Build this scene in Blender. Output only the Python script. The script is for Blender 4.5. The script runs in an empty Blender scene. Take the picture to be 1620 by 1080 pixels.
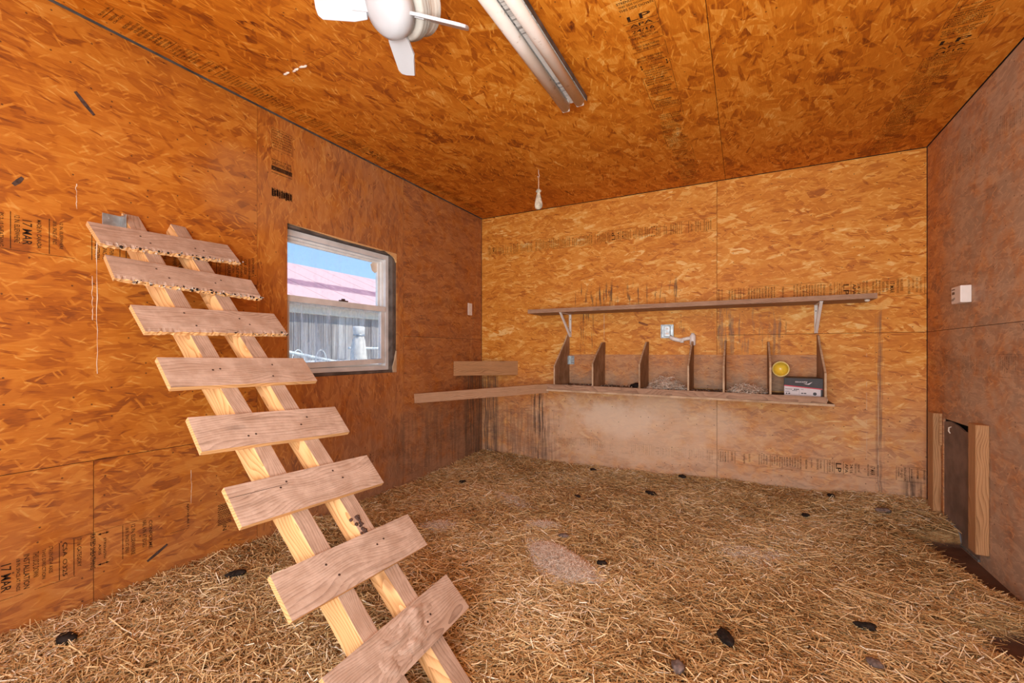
import bpy, bmesh, math, random
import numpy as np
from mathutils import Vector, Matrix, noise as mnoise

# ------------------------------------------------------------------ camera, world, lights, exposure
scene = bpy.context.scene
col = scene.collection
YAW = math.atan(368 / 705)
cam_d = bpy.data.cameras.new('camera'); cam = bpy.data.objects.new('camera', cam_d); col.objects.link(cam)
cam.location = (0, 0, 1.088); cam.rotation_euler = (math.radians(90), 0, YAW)
cam_d.sensor_width = 36; cam_d.lens = 705 / 1620 * 36; cam_d.shift_y = 17 / 1620
cam_d.clip_start = .05; cam_d.clip_end = 300
scene.camera = cam
scene.view_settings.view_transform = 'Standard'; scene.view_settings.look = 'None'
scene.view_settings.exposure = 0.35; scene.view_settings.gamma = 1; scene.view_settings.use_curve_mapping = False

w = bpy.data.worlds.new('sky'); scene.world = w; w.use_nodes = True
nt = w.node_tree; nt.nodes.clear()
tc = nt.nodes.new('ShaderNodeTexCoord'); sp = nt.nodes.new('ShaderNodeSeparateXYZ')
rp = nt.nodes.new('ShaderNodeValToRGB'); bg = nt.nodes.new('ShaderNodeBackground'); ow = nt.nodes.new('ShaderNodeOutputWorld')
nt.links.new(tc.outputs['Generated'], sp.inputs[0]); nt.links.new(sp.outputs['Z'], rp.inputs[0])
nt.links.new(rp.outputs[0], bg.inputs[0]); nt.links.new(bg.outputs[0], ow.inputs[0])
cr = rp.color_ramp; cr.elements[0].position = 0.0; cr.elements[0].color = (.42, .64, .88, 1)
cr.elements[1].position = .50; cr.elements[1].color = (.10, .31, .72, 1)
bg.inputs[1].default_value = 1.25

def add_light(name, kind, loc, rot, energy, color=(1, 1, 1), size=1, size_y=None):
    d = bpy.data.lights.new(name, kind); d.energy = energy; d.color = color
    if kind == 'AREA':
        d.shape = 'RECTANGLE' if size_y else 'SQUARE'; d.size = size
        if size_y: d.size_y = size_y
    o = bpy.data.objects.new(name, d); col.objects.link(o); o.location = loc; o.rotation_euler = rot
    return o
sun = add_light('sun', 'SUN', (0, 0, 6), (0, 0, 0), 4.6, (1, .92, .80))
sun.rotation_euler = Vector((.62, .12, .78)).to_track_quat('Z', 'Y').to_euler(); sun.data.angle = .01
# daylight through the open doorway behind the camera
add_light('doorway_daylight', 'AREA', (-.45, -1.28, 1.15), (math.radians(88), 0, math.radians(0)), 60, (1, .97, .94), 1.9, 2.0)
# photographer's bounce light beside the camera, aimed at the ceiling
add_light('bounce_light', 'AREA', (.05, -.40, .95), (math.radians(141), 0, math.radians(22)), 50, (1, .98, .96), .8, .8)

# ------------------------------------------------------------------ constants (metres)
XL, XR, YB, YF, ZC = -2.366, 1.0665, 3.867, -1.3, 2.44  # room corners and most placements below are image pixels unprojected onto planes
rnd = random.Random(7)

# ------------------------------------------------------------------ node helper
class NT:
    def __init__(s, name):
        s.m = bpy.data.materials.new(name); s.m.use_nodes = True; s.t = s.m.node_tree; s.t.nodes.clear()
        s.out = s.n('ShaderNodeOutputMaterial'); s.b = s.n('ShaderNodeBsdfPrincipled')
        s.l(s.b.outputs[0], s.out.inputs[0])
    def n(s, k): return s.t.nodes.new(k)
    def l(s, a, b): s.t.links.new(a, b)
    def put(s, sock, v):
        if hasattr(v, 'is_output'): s.l(v, sock)
        elif v is not None:
            if isinstance(v, tuple) and len(v) == 3 and len(sock.default_value) == 4: v = v + (1,)
            sock.default_value = v
    def math(s, op, a, b=None, c=None, clamp=False):
        x = s.n('ShaderNodeMath'); x.operation = op; x.use_clamp = clamp
        for i, v in enumerate((a, b, c)):
            if v is not None: s.put(x.inputs[i], v)
        return x.outputs[0]
    def mixc(s, f, a, b, mode='MIX'):
        x = s.n('ShaderNodeMix'); x.data_type = 'RGBA'; x.blend_type = mode
        s.put(x.inputs[0], f); s.put(x.inputs[6], a); s.put(x.inputs[7], b); return x.outputs[2]
    def mixf(s, f, a, b):
        x = s.n('ShaderNodeMix'); x.data_type = 'FLOAT'
        s.put(x.inputs[0], f); s.put(x.inputs[2], a); s.put(x.inputs[3], b); return x.outputs[0]
    def ramp(s, f, stops, interp='LINEAR'):
        x = s.n('ShaderNodeValToRGB'); s.put(x.inputs[0], f); e = x.color_ramp; e.interpolation = interp
        while len(e.elements) < len(stops): e.elements.new(.5)
        for q, (p, c) in zip(e.elements, stops):
            q.position = p; q.color = tuple(c) + (1,) if isinstance(c, tuple) else (c, c, c, 1)
        return x.outputs[0]
    def map(s, v, loc=(0, 0, 0), rot=(0, 0, 0), sc=(1, 1, 1)):
        x = s.n('ShaderNodeMapping'); s.put(x.inputs[0], v); x.inputs[1].default_value = loc
        x.inputs[2].default_value = rot; x.inputs[3].default_value = sc; return x.outputs[0]
    def strand(s, v, loc, ang, su, sv):               # rotate first, then stretch
        x = s.n('ShaderNodeMapping'); x.vector_type = 'TEXTURE'; s.put(x.inputs[0], v); x.inputs[1].default_value = loc
        x.inputs[2].default_value = (0, 0, ang); x.inputs[3].default_value = (1 / su, 1 / sv, 1); return x.outputs[0]
    def noise(s, v, sc=5, det=3, rough=.5, dim='3D', dist=0):
        x = s.n('ShaderNodeTexNoise'); x.noise_dimensions = dim; s.put(x.inputs['Vector'], v)
        x.inputs['Scale'].default_value = sc; x.inputs['Detail'].default_value = det
        x.inputs['Roughness'].default_value = rough; x.inputs['Distortion'].default_value = dist
        return x.outputs[0]
    def rng(s, v, a, b, c=0, d=1):
        x = s.n('ShaderNodeMapRange'); s.put(x.inputs[0], v)
        for i, q in enumerate((a, b, c, d)): x.inputs[1 + i].default_value = q
        x.interpolation_type = 'SMOOTHSTEP' if (a, b) != (c, d) else 'LINEAR'
        return x.outputs[0]
    def bump(s, h, strength=.3, dist=.002):
        x = s.n('ShaderNodeBump'); x.inputs['Strength'].default_value = strength
        x.inputs['Distance'].default_value = dist; s.put(x.inputs['Height'], h); s.l(x.outputs[0], s.b.inputs['Normal'])
    def coord(s, k='Object'): return s.n('ShaderNodeTexCoord').outputs[k]
    def pos(s):
        g = s.n('ShaderNodeNewGeometry'); x = s.n('ShaderNodeSeparateXYZ'); s.l(g.outputs['Position'], x.inputs[0])
        return g.outputs['Position'], x.outputs[0], x.outputs[1], x.outputs[2]
    def fin(s, c=None, rough=.6, spec=.3, metal=0):
        s.put(s.b.inputs['Base Color'], c); s.put(s.b.inputs['Roughness'], rough)
        s.b.inputs['Specular IOR Level'].default_value = spec; s.put(s.b.inputs['Metallic'], metal); return s.m

def simple(name, c, rough=.6, spec=.3, metal=0, var=.12, sc=18, bump=.05):
    m = NT(name); v = m.noise(m.coord(), sc, 4)
    f = m.rng(v, .3, .7); a = tuple(x * (1 - var) for x in c); b = tuple(min(1, x * (1 + var)) for x in c)
    if bump: m.bump(v, bump, .002)
    return m.fin(m.mixc(f, a, b), rough, spec, metal)

# ------------------------------------------------------------------ oriented strand board
PAL = [(0, (.13, .030, .006)), (.10, (.27, .068, .007)), (.25, (.44, .125, .009)), (.42, (.56, .178, .013)),
       (.60, (.65, .232, .022)), (.78, (.73, .30, .042)), (.90, (.82, .43, .11)), (1, (.93, .62, .28))]
def strand_tone(m, uv, seed, flat=1.0, size=1.0):
    r = random.Random(seed)
    wn = m.n('ShaderNodeTexNoise'); wn.noise_dimensions = '2D'; m.put(wn.inputs[0], uv); wn.inputs['Scale'].default_value = 14
    wn.inputs['Detail'].default_value = 3
    wv = m.n('ShaderNodeVectorMath'); wv.operation = 'MULTIPLY_ADD'
    m.l(wn.outputs['Color'], wv.inputs[0]); wv.inputs[1].default_value = (.012, .012, 0); m.put(wv.inputs[2], uv)
    uvw = wv.outputs[0]
    val = None; hgt = None; grain = None
    layers = [(8, None, 7, 20), (-22, .35, 6, 22), (18, .40, 7, 28), (-6, .40, 6, 24), (38, .68, 9, 26), (9, .50, 7, 34),
              (-42, .78, 9, 30), (4, .58, 8, 60)]
    for i, (a, thr, su, sv) in enumerate(layers):
        a = math.radians(a * flat)
        mp = m.strand(uvw, (r.uniform(0, 9), r.uniform(0, 9), 0), a, su / size, sv / size)
        v = m.n('ShaderNodeTexVoronoi'); v.voronoi_dimensions = '2D'; v.distance = 'CHEBYCHEV' if thr else 'EUCLIDEAN'
        v.inputs['Scale'].default_value = 1; v.inputs['Randomness'].default_value = 1; m.l(mp, v.inputs[0])
        sc = m.n('ShaderNodeSeparateColor'); m.l(v.outputs['Color'], sc.inputs[0])
        R, G, B = sc.outputs
        g = m.noise(mp, 1.6, 3, .6, '2D')
        if thr is None: val, hgt = R, m.math('MULTIPLY', R, .5)
        else:
            lim = m.math('MULTIPLY_ADD', B, .22, .24)
            dd = m.math('DIVIDE', v.outputs['Distance'], lim)
            k = m.math('MULTIPLY', m.math('GREATER_THAN', G, thr), m.math('SUBTRACT', 1, m.rng(dd, .80, 1.06)))
            k = m.math('MULTIPLY', k, m.math('MULTIPLY_ADD', B, .45, .5))
            R = m.math('ADD', R, m.math('MULTIPLY', m.math('SUBTRACT', g, .5), .55))
            val = m.mixf(k, val, R); hgt = m.mixf(k, hgt, m.math('MULTIPLY_ADD', R, .5, .1 * i))
    # loose fibres and slivers: few, thin, at any angle; light ones and dark ones
    sl = []
    for a, thr, su, sv, lvl, amt in [(-20, .72, 14, 95, .97, .75), (38, .80, 17, 90, .95, .7), (-55, .84, 15, 80, .93, .65), (4, .66, 11, 120, .9, .6),
                                (-12, .86, 10, 75, .06, .8), (-40, .93, 12, 40, .10, .7)]:
        mp = m.strand(uvw, (r.uniform(0, 9), r.uniform(0, 9), 0), math.radians(a), su / size, sv / size)
        v = m.n('ShaderNodeTexVoronoi'); v.voronoi_dimensions = '2D'; v.distance = 'CHEBYCHEV'; v.inputs['Scale'].default_value = 1; m.l(mp, v.inputs[0])
        sc = m.n('ShaderNodeSeparateColor'); m.l(v.outputs['Color'], sc.inputs[0])
        dd = m.math('DIVIDE', v.outputs['Distance'], m.math('MULTIPLY_ADD', sc.outputs[2], .25, .14))
        g = m.noise(mp, 1.3, 3, .6, '2D')
        k = m.math('MULTIPLY', m.math('GREATER_THAN', sc.outputs[1], thr), m.math('SUBTRACT', 1, m.rng(dd, .6, 1.1)))
        k = m.math('MULTIPLY', m.math('MULTIPLY', k, m.rng(g, .3, .62)), amt); sl.append((k, lvl))
    return val, hgt, sl

def osb(name, seed, tint=(1, 1, 1), contrast=.55, dust=None, dustcol=(.50, .30, .18), stains=(), flat=1.0, size=1.0, centre=.5, rough=.55):
    """dust: callback(m, X, Y, Z) -> mask 0..1 ; stains: callbacks -> (mask, colour)"""
    m = NT(name); uv = m.coord('UV')
    val, hgt, sl = strand_tone(m, uv, seed, flat, size)
    fine = m.noise(m.map(uv, sc=(25, 260, 1)), 1, 3, .6, '2D')
    big = m.noise(uv, 1.7, 3, .5, '2D')
    # most strands sit near the middle tone, a few are very dark or very light
    d = m.math('SUBTRACT', val, .5)
    d3 = m.math('MULTIPLY', m.math('MULTIPLY', d, m.math('MULTIPLY', d, d)), .6)
    t = m.math('ADD', m.math('ADD', m.math('MULTIPLY', d, contrast), d3), centre)
    t = m.math('ADD', t, m.math('MULTIPLY', m.math('SUBTRACT', fine, .5), .38))
    t = m.math('ADD', t, m.math('MULTIPLY', m.math('SUBTRACT', big, .5), .35), clamp=True)
    for k, lvl in sl: t = m.mixf(k, t, lvl)
    c = m.ramp(t, PAL)
    c = m.mixc(1.0, c, tint, 'MULTIPLY')
    P, X, Y, Z = m.pos()
    if dust:
        k = dust(m, X, Y, Z)
        n = m.noise(P, 7, 5, .65); k = m.math('MULTIPLY', k, m.rng(n, .22, .62, .35, 1.0), clamp=True)
        dc = m.mixc(m.math('MULTIPLY', m.rng(t, .2, .8), .55), tuple(x * .78 for x in dustcol), tuple(min(1, x * 1.25) for x in dustcol))
        c = m.mixc(k, c, dc)
    for st in stains:
        k, sc_ = st(m, P, X, Y, Z); c = m.mixc(k, c, sc_)
    # specks and nail holes
    sv = m.n('ShaderNodeTexVoronoi'); sv.voronoi_dimensions = '2D'; sv.inputs['Scale'].default_value = 16; m.l(uv, sv.inputs[0])
    ss = m.n('ShaderNodeSeparateColor'); m.l(sv.outputs['Color'], ss.inputs[0])
    k = m.math('MULTIPLY', m.math('LESS_THAN', sv.outputs['Distance'], .055), m.math('GREATER_THAN', ss.outputs[0], .8))
    c = m.mixc(m.math('MULTIPLY', k, .75), c, (.05, .02, .01))
    h = m.math('ADD', m.math('MULTIPLY', hgt, .8), m.math('MULTIPLY', fine, .35))
    m.bump(h, .35, .0012)
    return m.fin(c, rough, .25)

def sm(m, v, a, b): return m.rng(v, a, b)            # smoothstep up
def box_mask(m, v, a, b, e):                           # soft window a..b
    return m.math('MULTIPLY', m.rng(v, a - e, a + e), m.math('SUBTRACT', 1, m.rng(v, b - e, b + e)))
def streak(axis, a, b, z0, z1, colr, amt, e=.05, freq=60, lo=.42, hi=.62):
    def f(m, P, X, Y, Z):
        A = X if axis == 'x' else Y
        sc = (freq, 1, 2.2) if axis == 'x' else (1, freq, 2.2)
        wn = m.n('ShaderNodeTexNoise'); m.l(P, wn.inputs['Vector']); wn.inputs['Scale'].default_value = 4; wn.inputs['Detail'].default_value = 3
        wv = m.n('ShaderNodeVectorMath'); wv.operation = 'MULTIPLY_ADD'; m.l(wn.outputs['Color'], wv.inputs[0]); wv.inputs[1].default_value = (.035, .035, 0); m.l(P, wv.inputs[2])
        n = m.noise(m.map(wv.outputs[0], sc=sc), 1, 4, .65)
        n = m.math('ADD', n, m.math('MULTIPLY', m.math('SUBTRACT', m.noise(P, 9, 4, .7), .5), .28))
        k = m.math('MULTIPLY', box_mask(m, A, a, b, e), box_mask(m, Z, z0, z1, .06))
        return m.math('MULTIPLY', m.math('MULTIPLY', k, m.rng(n, lo, hi)), amt), colr
    return f
def blob(axis, a0, z0, ra, rz, colr, amt):
    def f(m, P, X, Y, Z):
        A = X if axis == 'x' else Y
        d = m.math('ADD', m.math('POWER', m.math('ABSOLUTE', m.math('DIVIDE', m.math('SUBTRACT', A, a0), ra)), 2),
                   m.math('POWER', m.math('ABSOLUTE', m.math('DIVIDE', m.math('SUBTRACT', Z, z0), rz)), 2))
        n = m.noise(P, 5, 5, .65)
        d = m.math('ADD', d, m.math('MULTIPLY', m.math('SUBTRACT', n, .5), 2.2))
        return m.math('MULTIPLY', m.math('SUBTRACT', 1, m.rng(d, .1, 1.15)), amt), colr
    return f

def dust_back(m, X, Y, Z):
    low = m.math('MULTIPLY', m.math('SUBTRACT', 1, m.rng(Z, .28, 1.15)), .62)
    low2 = m.math('MULTIPLY', m.math('SUBTRACT', 1, m.rng(Z, .05, .35)), .35)
    return m.math('ADD', m.math('ADD', low, low2), .06)
def dust_left(m, X, Y, Z):
    a = m.math('MULTIPLY', m.rng(Y, 1.3, 2.3), .38)
    low = m.math('MULTIPLY', m.math('SUBTRACT', 1, m.rng(Z, .1, .9)), m.math('MULTIPLY_ADD', m.rng(Y, 1.4, 3.0), .45, .22))
    return m.math('ADD', m.math('ADD', a, low), .05)
def dust_right(m, X, Y, Z):
    a = m.math('SUBTRACT', 1, m.rng(Y, 3.3, 3.85)); return m.math('MULTIPLY_ADD', a, .62, .30)
def dust_ceil(m, X, Y, Z): return m.math('MULTIPLY', m.rng(Y, 0, 9), 0.0)

DK = (.055, .035, .025)
M = {}
M['osb_back'] = osb('osb_back_wall', 3, (.97, 1.0, .92), .50, dust_back, (.56, .37, .24), stains=[
    blob('x', -.85, .44, 1.05, .36, (.74, .56, .40), .60),
    blob('x', -1.0, .50, .45, .16, (.86, .70, .54), .45),
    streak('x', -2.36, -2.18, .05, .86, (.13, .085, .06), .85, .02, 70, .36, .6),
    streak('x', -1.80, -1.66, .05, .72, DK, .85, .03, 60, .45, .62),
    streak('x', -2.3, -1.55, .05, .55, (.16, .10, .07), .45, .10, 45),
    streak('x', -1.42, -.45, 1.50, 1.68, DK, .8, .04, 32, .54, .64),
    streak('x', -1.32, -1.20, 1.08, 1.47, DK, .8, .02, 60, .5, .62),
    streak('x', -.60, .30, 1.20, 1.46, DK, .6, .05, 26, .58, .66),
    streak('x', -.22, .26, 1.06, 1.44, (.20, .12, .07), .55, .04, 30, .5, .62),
    streak('x', .80, .84, .10, 1.36, (.12, .085, .07), .6, .012, 60, .4, .6),
    streak('x', .95, 1.06, .05, .25, DK, .8, .03, 30, .35, .6)], size=1.1, centre=.62)
M['osb_left'] = osb('osb_left_wall', 11, (.72, .66, .54), .44, dust_left, (.42, .24, .14), stains=[
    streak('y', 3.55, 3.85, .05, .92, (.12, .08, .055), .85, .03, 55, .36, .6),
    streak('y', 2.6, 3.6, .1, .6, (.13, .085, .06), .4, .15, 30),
    blob('y', 1.5, 1.95, .35, .25, (.40, .20, .09), .3)], size=1.25, centre=.44)
M['osb_right'] = osb('osb_right_wall', 23, (.95, .92, .9), .45, dust_right, (.55, .40, .28), size=1.2, centre=.42)
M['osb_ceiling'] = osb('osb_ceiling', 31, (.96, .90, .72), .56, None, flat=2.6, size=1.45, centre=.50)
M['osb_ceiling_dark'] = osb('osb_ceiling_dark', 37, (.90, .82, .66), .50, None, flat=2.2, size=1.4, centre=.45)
M['osb_nest'] = osb('osb_nest_box', 41, (1, .95, .85), .4, lambda m, X, Y, Z: m.math('MULTIPLY_ADD', m.math('SUBTRACT', 1, m.rng(Z, .8, 1.0)), .35, .62),
                    (.40, .26, .165), size=.9, centre=.5)

def ply(name, a, b, rough=.75):
    m = NT(name); v = m.coord(); oi = m.n('ShaderNodeObjectInfo').outputs['Random']
    va = m.n('ShaderNodeVectorMath'); va.operation = 'ADD'; m.l(v, va.inputs[0]); m.l(oi, va.inputs[1])
    n = m.noise(m.map(va.outputs[0], sc=(8, 60, 8)), 1, 5, .65); n2 = m.noise(va.outputs[0], 6, 5, .6)
    t = m.math('ADD', m.math('MULTIPLY', n, .5), m.math('MULTIPLY', n2, .5))
    m.bump(n, .2, .001)
    return m.fin(m.ramp(t, [(.32, tuple(x * .55 for x in a)), (.45, a), (.6, b), (.75, tuple(min(1, x * 1.2) for x in b))]), rough, .15)
M['ply'] = ply('weathered_plywood', (.30, .17, .09), (.48, .31, .19))
M['ply_edge'] = ply('plywood_edge', (.42, .28, .17), (.60, .45, .30))
M['nest_floor'] = ply('soiled_nest_floor', (.13, .09, .065), (.25, .18, .13))

def pine(name, pal, dust=0.0, dustc=(.42, .29, .22), ring=9.0, contrast=1.0, rough=.6):
    """grain runs along object X; the face is a cut through off-centre growth rings"""
    m = NT(name); v = m.coord(); oi = m.n('ShaderNodeObjectInfo').outputs['Random']
    off = m.n('ShaderNodeCombineXYZ'); m.l(m.math('MULTIPLY', oi, 37.0), off.inputs[0]); m.l(m.math('MULTIPLY', oi, .05), off.inputs[1])
    m.l(m.math('MULTIPLY_ADD', oi, .06, .02), off.inputs[2])
    va = m.n('ShaderNodeVectorMath'); va.operation = 'ADD'; m.l(v, va.inputs[0]); m.l(off.outputs[0], va.inputs[1]); p = va.outputs[0]
    low = m.n('ShaderNodeTexNoise'); m.l(m.map(p, sc=(3.2, 9, 9)), low.inputs['Vector']); low.inputs['Scale'].default_value = 1; low.inputs['Detail'].default_value = 1
    d = m.n('ShaderNodeVectorMath'); d.operation = 'MULTIPLY_ADD'; m.l(low.outputs['Color'], d.inputs[0]); d.inputs[1].default_value = (0, .09, .09)
    m.l(m.map(p, sc=(.02, 1, 1)), d.inputs[2])
    sx = m.n('ShaderNodeSeparateXYZ'); m.l(d.outputs[0], sx.inputs[0])
    rr = m.math('SQRT', m.math('ADD', m.math('POWER', sx.outputs[1], 2), m.math('POWER', sx.outputs[2], 2)))
    saw = m.math('FRACT', m.math('MULTIPLY', rr, ring * 14))
    saw = m.math('POWER', saw, 2.2)
    fine = m.noise(m.map(p, sc=(6, 260, 260)), 1, 3, .6)
    t = m.math('ADD', m.math('MULTIPLY', saw, .55 * contrast), m.math('MULTIPLY', fine, .45), clamp=True)
    c = m.ramp(t, pal)
    # knots
    kv = m.n('ShaderNodeTexVoronoi'); m.l(m.map(p, sc=(3.0, 9, 9)), kv.inputs['Vector']); kv.inputs['Scale'].default_value = 1
    ks = m.n('ShaderNodeSeparateColor'); m.l(kv.outputs['Color'], ks.inputs[0])
    k = m.math('MULTIPLY', m.math('SUBTRACT', 1, m.rng(kv.outputs['Distance'], .06, .16)), m.math('GREATER_THAN', ks.outputs[0], .66))
    c = m.mixc(m.math('MULTIPLY', k, .6), c, tuple(x * .45 for x in pal[-1][1]))
    if dust:
        n = m.noise(p, 14, 5, .65); n2 = m.noise(p, 3.5, 3, .5)
        kk = m.math('MULTIPLY', m.math('MULTIPLY', m.rng(n, .25, .65, .55, 1), m.rng(n2, .2, .6, .72, 1.0)), dust, clamp=True)
        dc = m.mixc(m.rng(n, .35, .7), tuple(x * .82 for x in dustc), tuple(min(1, x * 1.18) for x in dustc))
        c = m.mixc(kk, c, dc)
    dark = m.math('MULTIPLY', m.math('MULTIPLY', saw, m.rng(fine, .35, .62)), .42 * contrast)
    wide = m.noise(m.map(p, sc=(4, 40, 40)), 1, 4, .65)
    c = m.mixc(m.math('ADD', dark, m.math('MULTIPLY', m.rng(wide, .50, .72), .30 if dust else .12), clamp=True), c, tuple(x * .38 for x in pal[1][1]))
    m.bump(m.math('ADD', saw, fine), .25, .0008)
    return m.fin(c, rough, .25)
FRESH = [(0, (.80, .50, .24)), (.45, (.72, .41, .17)), (.8, (.56, .27, .09)), (1, (.40, .17, .05))]
OLD = [(0, (.52, .37, .27)), (.5, (.42, .27, .18)), (.85, (.24, .13, .08)), (1, (.13, .065, .04))]
MID = [(0, (.56, .32, .15)), (.5, (.46, .24, .10)), (.85, (.33, .15, .055)), (1, (.20, .085, .03))]
M['fresh'] = pine('fresh_pine', FRESH, 0)
M['dusty'] = pine('dusty_pine', OLD, .66, (.58, .475, .40))
M['dusty_rail'] = pine('dusty_pine_rail', OLD, .6, (.52, .41, .335))
M['post'] = pine('pine_post', MID, .15, (.45, .25, .14))
M['shelf_wood'] = pine('weathered_shelf_pine', [(0, (.42, .25, .15)), (.5, (.33, .18, .10)), (.85, (.22, .11, .06)), (1, (.12, .06, .035))], .45, (.42, .28, .19))
M['roost_wood'] = pine('roost_board_pine', [(0, (.52, .31, .17)), (.5, (.44, .24, .12)), (.85, (.30, .15, .07)), (1, (.17, .08, .04))], .35, (.42, .27, .17))
M['gap'] = simple('dark_gap', (.028, .017, .010), .9)
M['stud'] = simple('grimy_stud', (.11, .085, .07), .9, var=.4, sc=12)
M['vinyl'] = simple('grimy_window_vinyl', (.66, .65, .64), .5, .4, var=.12, sc=9)
M['vinyl_clean'] = simple('white_window_vinyl', (.80, .80, .78), .4, .4, var=.06)
M['white_plastic'] = simple('white_plastic', (.80, .76, .72), .35, .5, var=.03)
M['fan_white'] = simple('white_enamel', (.43, .44, .455), .35, .5, var=.02)
M['fan_dusty'] = simple('dusty_white_enamel', (.46, .44, .39), .6, .3, var=.25, sc=8)
M['galv'] = simple('galvanised_steel', (.36, .39, .40), .42, .5, .75, var=.2, sc=40)
M['white_metal'] = simple('white_painted_metal', (.78, .72, .66), .45, .4, var=.05)
M['black'] = simple('black_manure_and_hole', (.022, .016, .013), .9, .15, var=.5, sc=60, bump=.6)
M['dung_and_hole'] = simple('grey_manure_and_hole', (.17, .13, .115), .9, .15, var=.4, sc=60, bump=.6)
M['crust'] = simple('dried_crust', (.40, .33, .27), .95, .1, var=.8, sc=70, bump=.8)
M['yellow'] = simple('yellow_enamel', (.72, .50, .045), .3, .5, var=.12, sc=12)
M['box_dark'] = simple('charcoal_card', (.045, .042, .045), .55, .3, var=.15)
M['box_white'] = simple('white_card', (.62, .58, .60), .6, .3, var=.04)
M['box_red'] = simple('red_card', (.55, .03, .06), .5, .3, var=.05)
M['flap'] = simple('dirty_flap_door', (.20, .145, .115), .7, .25, var=.28, sc=7)
M['caulk'] = simple('white_caulk', (.75, .66, .55), .7)
M['dribble'] = simple('pale_dribble', (.66, .50, .36), .8)
M['screen'] = simple('thermostat_screen', (.10, .085, .075), .3)
M['bark'] = simple('dark_knot', (.07, .04, .03), .9, var=.4, sc=60, bump=.5)
M['drybark'] = simple('brown_strand', (.24, .085, .03), .8, var=.3, sc=60)

def tube_mat():
    m = NT('dusty_lamp_tube'); P = m.coord(); n = m.noise(P, 26, 6, .7); n2 = m.noise(P, 5, 3)
    c = m.mixc(m.rng(n2, .3, .7), (.78, .72, .64), (.88, .85, .80))
    c = m.mixc(m.math('MULTIPLY', m.math('MULTIPLY', m.rng(n, .56, .70), m.rng(n2, .4, .62)), .8), c, (.42, .26, .13))
    return m.fin(c, .5, .3)
M['tube'] = tube_mat()
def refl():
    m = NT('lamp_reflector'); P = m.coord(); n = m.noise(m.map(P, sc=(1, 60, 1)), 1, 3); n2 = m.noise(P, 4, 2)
    k = m.math('MULTIPLY', m.rng(n, .45, .6), m.rng(n2, .45, .6))  # dark bands paint in reflections and shadows along the channel
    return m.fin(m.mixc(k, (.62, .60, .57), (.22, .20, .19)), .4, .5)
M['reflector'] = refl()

def ink():
    m = NT('stamp_ink'); P = m.coord(); a = m.noise(P, 90, 4, .7); b = m.noise(P, 6, 3, .6)
    k = m.math('MULTIPLY', m.rng(a, .24, .46), m.rng(b, .25, .6, .5, 1.0))
    m.fin((.035, .018, .010), .8, .1); m.l(k, m.b.inputs['Alpha']); return m.m
M['ink'] = ink()
def ink2():
    m = NT('faded_stamp_ink'); P = m.coord(); a = m.noise(P, 90, 4, .7); b = m.noise(P, 5, 3, .6)
    k = m.math('MULTIPLY', m.rng(a, .34, .60), m.rng(b, .3, .65, .12, .75))
    m.fin((.05, .032, .025), .8, .1); m.l(k, m.b.inputs['Alpha']); return m.m
M['ink_faded'] = ink2()

def straw_mat(name, pal, sss=0):
    m = NT(name); a = m.n('ShaderNodeAttribute'); a.attribute_name = 'tone'
    return m.fin(m.ramp(a.outputs['Fac'], pal), .55, .3)
M['straw'] = straw_mat('straw', [(0, (.17, .085, .03)), (.25, (.40, .235, .09)), (.5, (.65, .45, .20)), (.75, (.86, .68, .38)), (1, (.97, .90, .72))])
M['shavings'] = straw_mat('pale_shavings', [(0, (.62, .46, .34)), (.5, (.82, .70, .58)), (1, (.96, .90, .80))])
def floor_mat():
    m = NT('soiled_bedding'); P, X, Y, Z = m.pos()
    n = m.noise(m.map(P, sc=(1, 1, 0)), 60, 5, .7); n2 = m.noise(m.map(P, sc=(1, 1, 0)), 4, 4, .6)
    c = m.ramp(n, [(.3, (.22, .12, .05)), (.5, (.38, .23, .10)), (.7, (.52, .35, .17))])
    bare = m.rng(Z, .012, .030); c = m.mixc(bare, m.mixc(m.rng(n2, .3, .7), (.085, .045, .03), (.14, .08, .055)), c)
    m.bump(n, .5, .004); return m.fin(c, .9, .1)
M['floor'] = floor_mat()

# ------------------------------------------------------------------ object helpers
def link(name, me, mats=(), parent=None):
    o = bpy.data.objects.new(name, me); col.objects.link(o)
    for m in (mats if isinstance(mats, (list, tuple)) else (mats,)): me.materials.append(m)
    if parent: o.parent = parent
    return o
def bm_obj(name, bm, mats, parent=None, smooth=False):
    me = bpy.data.meshes.new(name); bmesh.ops.recalc_face_normals(bm, faces=bm.faces); bm.to_mesh(me); bm.free()
    if smooth:
        for p in me.polygons: p.use_smooth = True
    return link(name, me, mats, parent)
def empty(name, label, cat, loc=(0, 0, 0), group=None, rot=(0, 0, 0)):
    o = bpy.data.objects.new(name, None); col.objects.link(o); o.location = loc; o.rotation_euler = rot
    o.empty_display_size = .05; tag(o, label, cat, group); return o
def tag(o, label=None, cat=None, group=None, kind=None):
    if label: o['label'] = label
    if cat: o['category'] = cat
    if group: o['group'] = group
    if kind: o['kind'] = kind
    return o
def bbox(bm, lo, hi, mat=0):
    r = bmesh.ops.create_cube(bm, size=1); vs = r['verts']
    for v in vs: v.co = Vector([(l + h) / 2 + c * (h - l) for c, l, h in zip(v.co, lo, hi)])
    fs = {f for v in vs for f in v.link_faces}
    for f in fs: f.material_index = mat
    return vs
def bevel(bm, w=.002, seg=1):
    bmesh.ops.bevel(bm, geom=list(bm.edges), offset=w, segments=seg, affect='EDGES', profile=.5)
def box(name, lo, hi, mat, parent=None, bev=.0015):
    bm = bmesh.new(); bbox(bm, lo, hi)
    if bev: bevel(bm, bev)
    return bm_obj(name, bm, mat, parent)
def basis(x, y, z, o):
    return Matrix(((x[0], y[0], z[0], o[0]), (x[1], y[1], z[1], o[1]), (x[2], y[2], z[2], o[2]), (0, 0, 0, 1)))
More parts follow.
